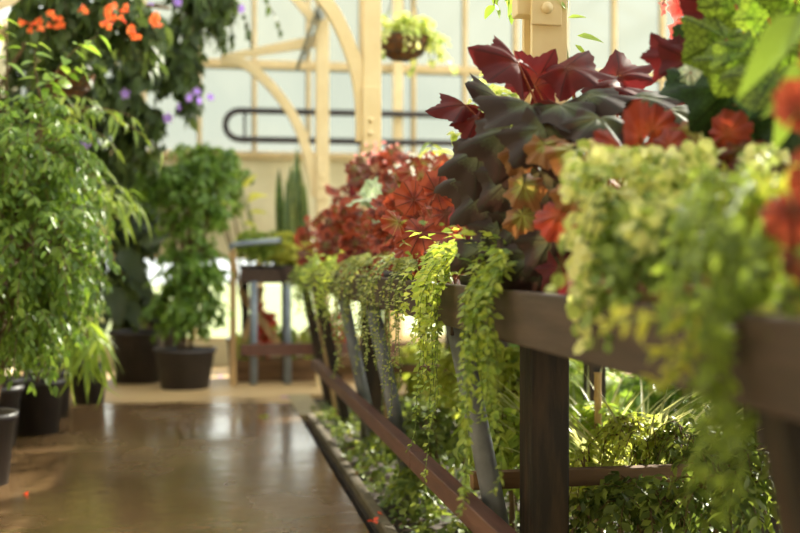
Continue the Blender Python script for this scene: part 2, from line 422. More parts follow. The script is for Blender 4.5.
def build(name, mb, mats, parent=None, origin=None):
    me = bpy.data.meshes.new(name)
    if not isinstance(mats, (list, tuple)):
        mats = [mats]
    for m in mats:
        me.materials.append(m)
    o = bpy.data.objects.new(name, me)
    COL.objects.link(o)
    off = np.zeros(3)
    if parent is not None:
        o.parent = parent
        p = parent
        while p is not None:
            off += np.array(p.location); p = p.parent
    elif origin is not None:
        o.location = origin; off = np.asarray(origin, float)
    V = np.concatenate(mb.V) - off
    L = np.concatenate(mb.L); T = np.concatenate(mb.T); UV = np.concatenate(mb.UV)
    me.vertices.add(len(V)); me.vertices.foreach_set('co', V.astype(np.float32).ravel())
    me.loops.add(len(L)); me.loops.foreach_set('vertex_index', L.astype(np.int32))
    me.polygons.add(len(T))
    st = np.concatenate([[0], np.cumsum(T)[:-1]])
    me.polygons.foreach_set('loop_start', st.astype(np.int32))
    me.polygons.foreach_set('loop_total', T.astype(np.int32))
    me.polygons.foreach_set('material_index', np.concatenate(mb.MI).astype(np.int32))
    me.polygons.foreach_set('use_smooth', np.concatenate(mb.SM).astype(bool))
    uvl = me.uv_layers.new(name='uv')
    uvl.data.foreach_set('uv', UV.astype(np.float32).ravel())
    me.update(calc_edges=True)
    me.validate()
    return o


def bevel(o, w=0.006, seg=2):
    b = o.modifiers.new('bevel', 'BEVEL')
    b.width = w; b.segments = seg; b.limit_method = 'ANGLE'
    return o


def tag(o, label, cat, group=None, kind=None):
    o['label'] = label; o['category'] = cat
    if group: o['group'] = group
    if kind: o['kind'] = kind
    return o


def thing(name, label, cat, loc=(0, 0, 0), group=None):
    o = bpy.data.objects.new(name, None)
    COL.objects.link(o)
    o.location = tuple(float(v) for v in loc)
    o.empty_display_size = 0.1
    return tag(o, label, cat, group)


def struct(name, label=None):
    o = bpy.data.objects.new(name, None)
    COL.objects.link(o)
    o['kind'] = 'structure'
    if label: o['label'] = label
    return o


def bx(name, lo, hi, mat, parent=None, bev=0.0):
    mb = MB(); mb.box(lo, hi)
    o = build(name, mb, mat, parent)
    if bev: bevel(o, bev)
    return o


# ------------------------------------------------------------------ leaf templates (unit length along +Y, face +Z)
def tp_strip(wid, segs=3, shape='ovate', fold=0.18, droop=0.15, wave=0.0):
    V = []; UV = []; Fs = []
    for i in range(segs + 1):
        t = i / segs
        if shape == 'ovate': w = math.sin(PI * t ** 0.75) ** 0.85
        elif shape == 'lance': w = math.sin(PI * t ** 0.6) ** 0.9
        elif shape == 'round': w = math.sqrt(max(0, 1 - (2 * t - 1) ** 2))
        elif shape == 'sword': w = (1 - t ** 2.6) * (0.7 + 0.7 * t)
        elif shape == 'grass': w = (1 - t) ** 0.6
        if i == segs: w = 0.02
        if i == 0 and shape not in ('sword', 'grass'): w = 0.06
        z = -droop * t * t
        hw = w * wid / 2
        wz = wave * math.sin(t * 9)
        V += [(-hw, t, z + fold * hw * 2 + wz * hw), (0, t, z), (hw, t, z + fold * hw * 2 - wz * hw)]
        UV += [(0, t), (0.5, t), (1, t)]
        if i:
            a = 3 * (i - 1)
            Fs += [(a, a + 1, a + 4, a + 3), (a + 1, a + 2, a + 5, a + 4)]
    loops = np.array([j for f in Fs for j in f]); tot = np.array([len(f) for f in Fs])
    return np.array(V), loops, tot, np.array(UV)[loops]


def fan_mesh(name, lobes, depth, pts=64, rings=4, cup=0.12, wave=0.05, sharp=1.0, asym=0.0, tooth=0.03, sinus=0.35, seed=0, point=False):
    """a lobed leaf seen from its stalk: unit radius about the stalk joint, tip towards +Y. returns (V, faces, uv)"""
    r_ = random.Random(seed)
    ph = r_.random() * 6
    V = [(0, 0, 0)]; UV = [(0.5, 0)]
    Fs = []
    for k in range(1, rings + 1):
        rho = k / rings
        for i in range(pts + 1):
            u = i / pts
            th = -PI / 2 + sinus / 2 + u * (2 * PI - sinus)
            c = abs(math.cos(PI * lobes * u)) ** sharp if not point else (1 - abs(math.sin(PI * lobes * u))) ** 0.9
            lob = (1 - depth) + depth * c
            env = 0.62 + 0.38 * (0.5 + 0.5 * math.cos(th - PI / 2)) ** 0.7
            r = lob * env * (1 + tooth * math.sin(u * 2 * PI * lobes * 5)) * (1 + asym * math.cos(th))
            r = r * rho if rho < 1 else r
            rr = rho * (0.75 * (0.62 + 0.38 * (0.5 + 0.5 * math.cos(th - PI / 2)) ** 0.7) * (1 - rho) + lob * env * (1 + tooth * math.sin(u * 2 * PI * lobes * 5)) * rho) * (1 + asym * math.cos(th)) if rho < 1 else r
            z = -cup * rho ** 2 + wave * rho * math.sin(th * 3 + ph) + 0.022 * rho * math.cos(2 * PI * lobes * u) + 0.02 * math.sin(th * 7 + ph) * rho
            V.append((rr * math.cos(th), rr * math.sin(th), z)); UV.append((u * lobes / max(1, lobes), rho))
    n = pts + 1
    for i in range(pts):
        Fs.append((0, 1 + i, 2 + i))
    for k in range(rings - 1):
        for i in range(pts):
            a = 1 + k * n + i; b = a + n
            Fs.append((a, b, b + 1, a + 1))
    return V, Fs, UV


def make_fan(name, mat, **kw):
    V, Fs, UV = fan_mesh(name, **kw)
    mb = MB(); mb.faces(V, Fs, UV)
    o = build(name, mb, mat)
    me = o.data
    bpy.data.objects.remove(o)
    sub = me
    return sub


T_ficus = tp_strip(0.46, 3, 'ovate', 0.15, 0.15)
T_tiny = tp_strip(0.62, 2, 'round', 0.12, 0.08)
T_round = tp_strip(0.85, 4, 'round', 0.12, 0.12)
T_lance = tp_strip(0.15, 4, 'lance', 0.2, 0.22)
T_blade = tp_strip(0.125, 6, 'lance', 0.25, 0.42)
T_grass = tp_strip(0.035, 6, 'grass', 0.3, 0.5)
T_broad = tp_strip(0.55, 5, 'ovate', 0.14, 0.25)
T_sword = tp_strip(0.075, 6, 'sword', 0.5, 0.0, 0.1)
T_petal = tp_strip(0.7, 3, 'round', 0.15, 0.2)


def rv(n, s=1.0):
    return rng.normal(0, s, (n, 3))


def unit(v):
    v = np.asarray(v, float)
    return v / (np.linalg.norm(v, axis=-1, keepdims=True) + 1e-9)


def bez(a, b, c, n):
    t = np.linspace(0, 1, n)[:, None]
    a, b, c = (np.asarray(q, float) for q in (a, b, c))
    return a * (1 - t) ** 2 + 2 * b * t * (1 - t) + c * t * t


# ------------------------------------------------------------------ THE SETTING
YB = 10.6      # back wall
XL, XR = -1.68, 5.0
YF = -3.2
XRIDGE, ZEAVE, ZRIDGE, ZEAVE_R = 2.6, 2.98, 4.85, 3.75


def zroof(x):
    if x <= XRIDGE: return ZEAVE + (x - XL) / (XRIDGE - XL) * (ZRIDGE - ZEAVE)
    return ZRIDGE - (x - XRIDGE) / (XR - XRIDGE) * (ZRIDGE - ZEAVE_R)


fl = struct('floor', 'wet brown concrete walk')
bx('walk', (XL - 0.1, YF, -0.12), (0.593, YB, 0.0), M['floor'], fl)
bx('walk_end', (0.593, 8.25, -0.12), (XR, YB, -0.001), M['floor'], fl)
bx('slab', (0.596, 7.15, -0.1), (0.76, 8.24, 0.006), M['slab'], fl, 0.005)
bx('soil_bed', (0.63, YF, -0.2), (XR + 0.1, 8.25, -0.03), M['soil'], fl)
bx('gutter', (0.590, YF, -0.2), (0.64, 7.15, -0.09), M['soil'], fl)
bx('curb', (0.646, YF, -0.2), (0.69, 7.15, 0.012), M['curb'], fl, 0.006)

# lawn outside
mb = MB(); mb.faces([(-30, -15, -0.25), (40, -15, -0.25), (40, 60, -0.25), (-30, 60, -0.25)], [(0, 1, 2, 3)])
lawn = build('lawn', mb, M['lawn']); lawn['kind'] = 'structure'; lawn['label'] = 'sunlit lawn outside the glass'

# left wall: plaster below a cream wall plate
wl = struct('wall_left', 'pale plaster side wall under a cream wall plate')
bx('plaster', (XL - 0.12, YF, 0), (XL, YB, 2.9), M['plaster'], wl)
bx('wall_plate', (XL - 0.14, YF, 2.88), (XL + 0.07, YB, 2.99), M['cream_wood'], wl, 0.008)

# back wall: plaster with a row of low clear lights, tall whitewashed windows above
wb = struct('wall_back', 'pale end wall below the tall windows')
LOWX0, LOWX1 = -1.35, 3.0
bx('plinth', (XL, YB, 0), (XR, YB + 0.12, 0.24), M['plaster'], wb)
bx('middle_band', (XL, YB, 1.04), (XR, YB + 0.12, 1.98), M['plaster'], wb)
bx('jamb', (XL, YB, 0.24), (LOWX0, YB + 0.12, 1.04), M['plaster'], wb)
bx('jamb', (LOWX1, YB, 0.24), (XR, YB + 0.12, 1.04), M['plaster'], wb)
bx('sill', (XL, YB - 0.05, 1.96), (XR, YB + 0.13, 2.01), M['cream_wood'], wb, 0.006)
bx('transom', (XL, YB - 0.03, 2.815), (XR, YB + 0.06, 2.89), M['cream_wood'], wb, 0.006)

PITCH = 0.511
X0 = at(200, 100, YB)[0]
k0 = math.floor((XL - X0) / PITCH) + 1
xs = [XL] + [X0 + k * PITCH for k in range(k0, 40) if XL + 0.05 < X0 + k * PITCH < XR - 0.05] + [XR]
wn = 0
for i in range(len(xs) - 1):
    wn += 1
    w = struct('window_%d' % wn, 'tall whitewashed window bay in the end wall')
    xa, xb = xs[i], xs[i + 1]
    f = MB()
    if i:
        f.box((xa - 0.018, YB - 0.02, 2.0), (xa + 0.018, YB + 0.05, zroof(xa)))
    f.box((xa + 0.01, YB + 0.03, 2.005), (xb - 0.01, YB + 0.05, 2.03))
    build('frame', f, M['cream_wood'], w)
    p = MB()
    p.faces([(xa + 0.015, YB + 0.04, 2.02), (xb - 0.015, YB + 0.04, 2.02), (xb - 0.015, YB + 0.04, 2.83), (xa + 0.015, YB + 0.04, 2.83)], [(0, 1, 2, 3)], None, 0, False)
    build('pane', p, M['frost2'], w)
    p = MB()
    poly = [(xa + 0.015, YB + 0.04, 2.88), (xb - 0.015, YB + 0.04, 2.88), (xb - 0.015, YB + 0.04, zroof(xb - 0.015) - 0.02)]
    if xa < XRIDGE < xb: poly.append((XRIDGE, YB + 0.04, zroof(XRIDGE) - 0.02))
    poly.append((xa + 0.015, YB + 0.04, zroof(xa + 0.015) - 0.02))
    p.faces(poly, [tuple(range(len(poly)))], None, 0, False)
    build('pane', p, M['frost'], w)
# low clear lights
nlow = 7
for i in range(nlow):
    wn += 1
    w = struct('window_%d' % wn, 'low clear light near the floor of the end wall')
    xa = LOWX0 + (LOWX1 - LOWX0) * i / nlow; xb = LOWX0 + (LOWX1 - LOWX0) * (i + 1) / nlow
    f = MB()
    f.box((xa, YB + 0.02, 0.24), (xa + 0.03, YB + 0.07, 1.04)); f.box((xb - 0.03, YB + 0.02, 0.24), (xb, YB + 0.07, 1.04))
    f.box((xa + 0.03, YB + 0.02, 0.24), (xb - 0.03, YB + 0.07, 0.27)); f.box((xa + 0.03, YB + 0.02, 1.01), (xb - 0.03, YB + 0.07, 1.04))
    build('frame', f, M['cream_wood'], w)
    p = MB(); p.faces([(xa + 0.02, YB + 0.045, 0.26), (xb - 0.02, YB + 0.045, 0.26), (xb - 0.02, YB + 0.045, 1.02), (xa + 0.02, YB + 0.045, 1.02)], [(0, 1, 2, 3)], None, 0, False)
    build('pane', p, M['clear'], w)

# right wall: low plinth and clear side lights
wr = struct('wall_right', 'low side wall of the planted half')
bx('plinth', (XR, YF, 0), (XR + 0.12, YB, 0.35), M['plaster'], wr)
bx('wall_plate', (XR - 0.03, YF, 3.65), (XR + 0.14, YB, 3.76), M['cream_wood'], wr)
for i in range(12):
    wn += 1
    w = struct('window_%d' % wn, 'side light of the planted half')
    ya = YF + (YB - YF) * i / 12; yb = YF + (YB - YF) * (i + 1) / 12
    f = MB(); f.box((XR, ya, 0.35), (XR + 0.06, ya + 0.05, 3.65)); f.box((XR, ya + 0.05, 1.5), (XR + 0.05, yb, 1.56)); build('frame', f, M['cream_wood'], w)
    p = MB(); p.faces([(XR + 0.03, ya + 0.04, 0.35), (XR + 0.03, yb, 0.35), (XR + 0.03, yb, 3.66), (XR + 0.03, ya + 0.04, 3.66)], [(0, 1, 2, 3)], None, 0, False)
    build('pane', p, M['sideglass'], w)
# front wall, unseen behind the camera, made solid to cut light from there
wf = struct('wall_front', 'end wall at the near end of the house')
mb = MB(); poly = [(XL, 0), (XR, 0), (XR, ZEAVE_R), (XRIDGE, ZRIDGE), (XL, ZEAVE)]
V = [(x, YF, z) for x, z in poly] + [(x, YF - 0.12, z) for x, z in poly]
mb.faces(V, [(0, 1, 2, 3, 4), (9, 8, 7, 6, 5)] + [(i, i + 5, (i + 1) % 5 + 5, (i + 1) % 5) for i in range(5)], None, 0, False)
build('plaster', mb, M['plaster'], wf)

# roof
rf = struct('ceiling', 'glazed roof on cream rafters')
r = MB()
ny = 20
for k in range(ny + 1):
    y = YF + (YB - YF) * k / ny
    r.beam((XL - 0.1, y, zroof(XL - 0.1)), (XRIDGE, y, ZRIDGE), 0.035, 0.07)
    r.beam((XRIDGE, y, ZRIDGE), (XR + 0.1, y, zroof(XR + 0.1)), 0.035, 0.07)
for x in (-0.3, 0.9, 3.5, 4.4):
    r.beam((x, YF, zroof(x) - 0.07), (x, YB, zroof(x) - 0.07), 0.06, 0.08)
r.beam((XRIDGE, YF, ZRIDGE), (XRIDGE, YB, ZRIDGE), 0.06, 0.16)
build('rafter', r, M['cream_wood'], rf)
YS = 1.1      # opaque cover added over the unseen near roof to cut light below
def roof_skin(ya, yb):
    q = MB()
    q.faces([(XL - 0.12, ya, zroof(XL - 0.12) + 0.05), (XRIDGE, ya, ZRIDGE + 0.05), (XRIDGE, yb, ZRIDGE + 0.05), (XL - 0.12, yb, zroof(XL - 0.12) + 0.05)], [(0, 1, 2, 3)], None, 0, False)
    q.faces([(XRIDGE, ya, ZRIDGE + 0.05), (XR + 0.12, ya, zroof(XR + 0.12) + 0.05), (XR + 0.12, yb, zroof(XR + 0.12) + 0.05), (XRIDGE, yb, ZRIDGE + 0.05)], [(0, 1, 2, 3)], None, 0, False)
    return q
build('glazing', roof_skin(YS, YB), M['roofglass'], rf)
build('added_roof_cover', roof_skin(YF, YS), M['brown_box'], rf)

# ------------------------------------------------------------------ columns with curved brackets
XC = 0.915


def column(Y, label, arch, beam=None, strut=None, bolts=(1.72, 1.80), foot=True, base_top=None):
    c = thing('roof_column', label, 'column', (XC, Y, -0.03)); c['kind'] = 'thing'
    hw = 0.05
    mb = MB()
    zb = base_top if base_top else -0.03
    mb.box((XC - hw, Y - hw, zb), (XC + hw, Y - hw + 0.018, zroof(XC) - 0.125))     # flange facing the camera
    mb.box((XC - hw, Y + hw - 0.018, zb), (XC + hw, Y + hw, zroof(XC) - 0.125))
    mb.box((XC - 0.032, Y - hw + 0.018, zb), (XC + 0.032, Y + hw - 0.018, zroof(XC) - 0.125))
    bevel(build('shaft', mb, M['cream'], c), 0.004)
    if base_top:
        mb = MB(); mb.box((XC - 0.055, Y - 0.055, -0.03), (XC + 0.055, Y + 0.055, base_top))
        bevel(build('base', mb, M['darkwood'], c), 0.006)['label'] = 'dark damp wooden base under the bench'
    # curved bracket
    mb = MB()
    P = [(XC - hw + dx, Y - 0.01, z) for dx, z in arch]
    # smooth the polyline
    Q = []
    for i in range(len(P) - 1):
        p0 = np.array(P[max(i - 1, 0)]); p1 = np.array(P[i]); p2 = np.array(P[i + 1]); p3 = np.array(P[min(i + 2, len(P) - 1)])
        for t in np.linspace(0, 1, 5)[:-1]:
            Q.append(0.5 * ((2 * p1) + (-p0 + p2) * t + (2 * p0 - 5 * p1 + 4 * p2 - p3) * t ** 2 + (-p0 + 3 * p1 - 3 * p2 + p3) * t ** 3))
    Q.append(np.array(P[-1]))
    mb.ribbon_bar(Q, 0.055, 0.075)
    br = bevel(build('curved_bracket', mb, M['cream'], c), 0.004)
    mb = MB(); z0 = arch[-1][1]
    mb.box((XC - hw - 0.004, Y - hw - 0.012, z0 - 0.03), (XC + hw * 0.6, Y - hw, z0 + 0.3))
    pl = bevel(build('bracket_plate', mb, M['cream'], c), 0.003)
    for zz in bolts:
        b = MB(); b.lathe([(0.0, -0.006), (0.016, -0.006), (0.016, 0.004), (0.010, 0.012), (0, 0.014)], (0, 0, 0), 12)
        V = b.V[0]; b.V[0] = np.stack([V[:, 0] + XC - 0.012, Y - hw - 0.014 - V[:, 2], V[:, 1] + zz], 1)
        build('bolt', b, M['cream'], pl)
    if beam:
        mb = MB()
        (xa, za), (xb, zb2) = beam
        a = np.array((XC - hw + xa, Y, za)); b2 = np.array((XC - hw + xb, Y, zb2))
        ya = np.array([0, 0.03, 0])
        V = []
        for p, h in ((a, 0.04), (b2, 0.09)):
            for sy, sz in ((-1, -1), (1, -1), (1, 1), (-1, 1)):
                V.append(p + ya * sy + np.array([0, 0, sz * h / 2]))
        mb.faces(V, [(0, 1, 2, 3), (7, 6, 5, 4), (0, 4, 5, 1), (1, 5, 6, 2), (2, 6, 7, 3), (3, 7, 4, 0)], None, 0, False)
        bevel(build('bracket_beam', mb, M['cream'], c), 0.004)
    if strut:
        mb = MB(); (xa, za), (xb, zb2) = strut
        mb.beam((XC - hw + xa, Y, za), (XC - hw + xb, Y, zb2), 0.05, 0.07)
        bevel(build('strut', mb, M['cream'], c), 0.004)
    return c


Y2, Y1, Y0 = 2.93, 6.15, 8.78
big_arch = [(-1.0, 2.98), (-0.7, 2.83), (-0.42, 2.64), (-0.225, 2.45), (-0.125, 2.30), (-0.04, 2.08), (-0.005, 1.88), (0.0, 1.66)]
column(Y2, 'cream roof column rising out of the dark red leaves, bolted plate at its top', [(dx, z) for dx, z in big_arch], None, None, (1.675, 1.76), base_top=0.82)
column(Y1, 'cream roof column with a curved bracket, between hanging basket and black pipe loop', big_arch, None, None, (1.70, 1.775), base_top=0.82)
small_arch = [(-0.735, 2.56), (-0.60, 2.545), (-0.48, 2.48), (-0.315, 2.32), (-0.163, 2.10), (-0.076, 1.87), (-0.02, 1.64), (0.0, 1.5)]
column(Y0, 'slender cream roof column with curved bracket and beam, beside the snake plant', small_arch, ((-0.745, 2.575), (0.0, 2.73)), ((-0.28, 3.2), (0.0, 2.88)), (1.58, 1.66))

# wall post in front of the windows behind the basket
x = at(397, 60, YB - 0.06)[0]
t = thing('window_post', 'thick cream post running up the windows behind the hanging basket', 'post', (x, YB - 0.09, 0))
mb = MB(); mb.box((x - 0.045, YB - 0.14, 0), (x + 0.045, YB - 0.05, zroof(x) - 0.06)); bevel(build('post', mb, M['cream'], t), 0.005)

# roof vent crank: two thin grey rods
t = thing('vent_crank', 'grey metal vent rods hanging beside the slender cream column', 'vent rod', at(318, 0, Y0 - 0.12))
a = at(326, -60, Y0 - 0.12)
for (q0, q1) in (((333, -34), (297, 70)), ((338, -34), (305, 62))):
    mb = MB(); a0 = at(*q0, Y0 - 0.12); a1 = at(*q1, Y0 - 0.12); a0 = a0 + (a0 - a1) * 0.9; mb.tube([a0, a1], 0.014 if q0[0] == 333 else 0.009, 8); build('rod', mb, M['metal'], t)
mb = MB(); mb.beam(at(318, 8, Y0 - 0.12), at(322, 20, Y0 - 0.10), 0.05, 0.05); build('joint', mb, M['metal'], t)

# black heating pipe loop in front of the windows
Yp = YB - 0.22
zt, zb_ = at(300, 112, Yp)[2], at(300, 140.5, Yp)[2]
xl = at(240, 112, Yp)[0]
t = thing('mounted_heating_pipe', 'black heating pipe looping back on itself in front of the windows', 'pipe', (xl, Yp, zb_))
rr = (zt - zb_) / 2
pts = [(4.4, Yp, zt)] + [(xl + 1.5, Yp, zt)] + [(xl + rr * math.cos(a) * 1.0, Yp, (zt + zb_) / 2 + rr * math.sin(a)) for a in np.linspace(PI / 2, 3 * PI / 2, 15)] + [(xl + 1.5, Yp, zb_), (4.4, Yp, zb_)]
mb = MB(); mb.tube(pts, 0.03, 12); build('pipe', mb, M['blackpipe'], t)
for x in (xl + 0.05, xl + 1.32, xl + 2.6):
    mb = MB(); mb.box((x - 0.012, Yp + 0.02, zb_ - 0.02), (x + 0.012, YB - 0.02, zb_ + 0.004)); mb.box((x - 0.012, Yp + 0.02, zt - 0.02), (x + 0.012, YB - 0.02, zt + 0.004)); mb.box((x - 0.012, YB - 0.045, zb_ - 0.02), (x + 0.012, YB - 0.021, zt + 0.02))
    build('pipe_bracket', mb, M['blackpipe'], t)

# ------------------------------------------------------------------ the long bench
XB0, XB1 = 0.64, 1.78
YB0, YB1 = 0.2, 7.75
ZB, ZT = 0.822, 0.935
bn = thing('plant_bench', 'long brown wooden plant bench on slanting grey pipe legs beside the walk', 'bench', (XB0, YB0, -0.03))
for ya, yb in ((YB0, 2.62), (2.626, 5.2), (5.206, YB1)):
    mb = MB(); mb.box((XB0, ya, ZB), (XB0 + 0.03, yb, ZT)); bevel(build('front_board', mb, M['board'], bn), 0.005)
mb = MB(); mb.box((XB1, YB0, ZB), (XB1 + 0.03, YB1, ZT)); bevel(build('rear_board', mb, M['board'], bn), 0.005)
for ya in (YB0, YB1 - 0.03):
    mb = MB(); mb.box((XB0 + 0.03, ya, ZB), (XB1, ya + 0.03, ZT)); bevel(build('end_board', mb, M['board'], bn), 0.005)
nsl = 9
for k in range(nsl):
    xa = XB0 + 0.035 + k * (XB1 - XB0 - 0.04) / nsl
    mb = MB(); mb.box((xa, YB0 + 0.03, ZB + 0.012), (xa + 0.115, YB1 - 0.03, ZB + 0.034)); build('slat', mb, M['board'], bn)
XLT, XLF = 0.685, 0.868


def leg(Y, wood=False):
    mb = MB()
    if wood:
        mb.beam((XLT, Y, ZB + 0.01), (XLF, Y, -0.03), 0.07, 0.06, 0, (1, 0, 0))
        bevel(build('leg', mb, M['darkwood'], bn), 0.004)['label'] = 'dark wooden slanting leg'
    else:
        mb.tube([(XLT, Y, ZB + 0.01), (XLF, Y, -0.03)], 0.031, 14)
        build('leg', mb, M['pipe'], bn)
    mb = MB(); mb.box((XLT - 0.02, Y - 0.025, ZB - 0.03), (XB1, Y + 0.025, ZB + 0.011)); bevel(build('bearer', mb, M['board'], bn), 0.003)


for px in (456, 371, 342): leg(XLT / math.tan(YAW + math.atan((px - 400) / F)))
leg(1.22, True)
for px in (317.5, 304): leg(XLT / math.tan(YAW + math.atan((px - 400) / F)), True)
for Y in (1.0, 3.2, 4.7, 6.3, 7.6):
    mb = MB(); mb.box((1.66, Y - 0.04, -0.03), (1.74, Y + 0.04, ZB + 0.01)); bevel(build('rear_leg', mb, M['darkwood'], bn), 0.004)
# bumper rail in two lengths
for ya, yb in ((0.4, 3.735), (3.741, 7.3)):
    mb = MB(); mb.box((0.69, ya, 0.283), (0.742, yb, 0.345)); bevel(build('bumper_rail', mb, M['rail'], bn), 0.004)
# cross rails running back under the bench
for Y in (3.06, 6.28):
    mb = MB(); mb.box((0.742, Y - 0.02, 0.352), (2.3, Y + 0.02, 0.40)); bevel(build('cross_rail', mb, M['brown_box'], bn), 0.003)['label'] = 'brown wooden cross rail'
# a slim pale prop beside the dark base
mb = MB(); mb.box((0.985, 6.12, -0.03), (1.02, 6.16, ZB + 0.01)); build('prop', mb, M['palewood'], bn)
mb = MB(); mb.beam((0.70, 7.35, ZB), (0.86, 7.35, -0.03), 0.03, 0.02, 0, (1, 0, 0)); build('prop', mb, M['palewood'], bn)

# ------------------------------------------------------------------ the far bench across the walk's end
YFB = 9.0
fb = thing('plant_bench', 'short far plant bench on two blue-grey pipe legs, set across the end of the walk', 'bench', (0.3, YFB, 0))
xa0, xa1 = at(240, 270, YFB)[0], 2.6
zf1, zf0 = at(284, 269, YFB)[2], at(284, 283, YFB)[2]
mb = MB(); mb.box((xa0, YFB, zf0), (at(283, 0, YFB)[0], YFB + 0.03, zf1)); bevel(build('front_board', mb, M['board'], fb), 0.004)
mb = MB(); mb.box((at(283, 0, YFB)[0] + 0.004, YFB - 0.03, zf0 - 0.02), (xa1, YFB + 0.0, zf1 + 0.02)); bevel(build('front_board', mb, M['board'], fb), 0.004)
mb = MB(); mb.box((xa0, YFB + 0.03, zf0 + 0.01), (xa1, YFB + 0.62, zf0 + 0.035)); build('bench_top', mb, M['board'], fb)
zr1, zr0 = at(284, 343, YFB)[2], at(284, 355, YFB)[2]
mb = MB(); mb.box((xa0, YFB - 0.075, zr0), (2.0, YFB - 0.04, zr1)); bevel(build('bumper_rail', mb, M['rail'], fb), 0.004)
for px in (253.5, 287.5):
    X = at(px, 0, YFB)[0]
    mb = MB(); mb.tube([(X, YFB - 0.005, 0), (X, YFB - 0.005, zf0 + 0.01)], 0.031, 14); build('leg', mb, M['bluepipe'], fb)
for X in (xa0 + 0.06, 1.0, 2.4):
    mb = MB(); mb.box((X - 0.03, YFB + 0.52, 0), (X + 0.03, YFB + 0.58, zf0 + 0.012)); build('rear_leg', mb, M['darkwood'], fb)
X = at(284, 0, YFB + 0.12)[0]
mb = MB(); mb.box((X - 0.02, YFB + 0.1, 0), (X + 0.02, YFB + 0.14, zf0 + 0.01)); build('inner_leg', mb, M['darkwood'], fb)
mb = MB(); mb.beam(at(240, 290, YFB + 0.3), at(284, 352, YFB + 0.3), 0.03, 0.06); build('diagonal_brace', mb, M['palewood'], fb)
mb = MB(); mb.beam(at(262, 287, YFB + 0.36), at(242, 345, YFB + 0.36), 0.03, 0.05); build('diagonal_brace', mb, M['palewood'], fb)

# handrail: cream post with a grey pipe on top
p0 = at(236.5, 249, YFB + 0.02)
hr = thing('handrail', 'cream post carrying a short blue-grey pipe rail before the potted tree', 'handrail', (p0[0] - 0.03, YFB - 0.06, 0))
mb = MB(); mb.box((p0[0] - 0.055, YFB - 0.08, 0), (p0[0] - 0.005, YFB - 0.03, p0[2])); bevel(build('post', mb, M['palewood'], hr), 0.004)
a = at(232, 244.5, YFB - 0.06); b = at(279, 240.5, YFB - 0.06)
mb = MB(); mb.tube([a + [0, 0, -0.05], a + [-0.01, 0, -0.01], a + [0.02, 0, 0.0], a * 0.5 + b * 0.5, b], 0.022, 12); build('pipe', mb, M['bluepipe'], hr)
mb = MB(); mb.tube([b, b + [0.0, 0.26, 0], b + [0, 0.29, -0.02], b + [0, 0.30, -0.25]], 0.021, 10); build('return_pipe', mb, M['bluepipe'], hr)

# planter box on the floor under the far bench
bxp = thing('planter_box', 'low brown plank planter box on the floor under the far bench', 'planter', (0.9, 9.3, 0))
xq0, xq1 = at(230, 0, 9.15)[0], 2.4
for k in range(2):
    mb = MB(); mb.box((xq0, 9.20, 0.0 + k * 0.09), (xq1, 9.23, 0.086 + k * 0.09)); bevel(build('plank', mb, M['brown_box'], bxp), 0.004)
mb = MB(); mb.box((xq0, 9.233, 0), (xq0 + 0.03, 9.5, 0.176)); build('end_plank', mb, M['brown_box'], bxp)
mb = MB(); mb.box((xq1 - 0.03, 9.233, 0), (xq1, 9.5, 0.176)); build('end_plank', mb, M['brown_box'], bxp)
mb = MB(); mb.box((xq0, 9.503, 0), (xq1, 9.518, 0.176)); build('rear_plank', mb, M['brown_box'], bxp)
mb = MB(); mb.box((xq0 + 0.031, 9.235, 0), (xq1 - 0.031, 9.5, 0.14)); build('soil', mb, M['soil'], bxp)


# ------------------------------------------------------------------ plants: helpers
def pot(parent, c, r, h, mat='pot', taper=0.78, rim=0.02):
    mb = MB()
    mb.lathe([(0.0, 0.0), (r * taper, 0.0), (r * 0.97, h - rim * 1.6), (r + 0.008, h - rim * 1.5), (r + 0.010, h), (r - 0.004, h), (r - 0.012, h - 0.02), (r * 0.93, h * 0.8), (0.0, h * 0.8)], c, 28)
    o = build('pot', mb, M[mat], parent)
    s = MB(); s.lathe([(r * 0.94, h * 0.84), (r * 0.5, h * 0.87), (0, h * 0.86)], c, 24)
    so_ = build('soil', s, M['soil'], o)
    return o


def crown_twigs(ells, n, droop=0.12, inner=0.35):
    """twig paths inside ellipsoids: [(cx,cy,cz,rx,ry,rz,weight)]"""
    w = np.array([e[6] for e in ells], float); w /= w.sum()
    idx = rng.choice(len(ells), n, p=w)
    E = np.array(ells, float)[idx]
    d = unit(rv(n)); rad = rng.uniform(0.3, 1.0, n) ** 0.5
    end = E[:, :3] + d * E[:, 3:6] * rad[:, None]
    st = E[:, :3] + d * E[:, 3:6] * (rad * inner)[:, None] + np.array([0, 0, 0.05])
    mid = (st + end) / 2 + np.stack([np.zeros(n), np.zeros(n), np.full(n, droop)], 1) + rv(n, 0.02)
    return st, mid, end


def leaves_on(st, mid, end, k, tmpl, size, mb, mi=0, hang=0.5, spread=0.9, t0=0.3, upn=0.9):
    n = len(st)
    t = np.linspace(t0, 1, k)[None, :, None] + rng.uniform(-0.04, 0.04, (n, k, 1))
    P = st[:, None] * (1 - t) ** 2 + 2 * mid[:, None] * t * (1 - t) + end[:, None] * t * t
    T = unit(2 * (mid - st)[:, None] * (1 - t) + 2 * (end - mid)[:, None] * t)
    side = unit(np.cross(T, np.array([0, 0, 1.0])) + 1e-3)
    sg = np.where(np.arange(k) % 2 == 0, 1, -1)[None, :, None]
    D = T * 0.55 + side * sg * spread + np.array([0, 0, -hang]) + rng.normal(0, 0.25, (n, k, 3))
    Nn = np.array([0, 0, upn]) + T * 0.25 + rng.normal(0, 0.35, (n, k, 3))
    S = size * rng.uniform(0.65, 1.2, (n, k))
    mb.scatter(tmpl, P.reshape(-1, 3), D.reshape(-1, 3), Nn.reshape(-1, 3), S.ravel(), mi)


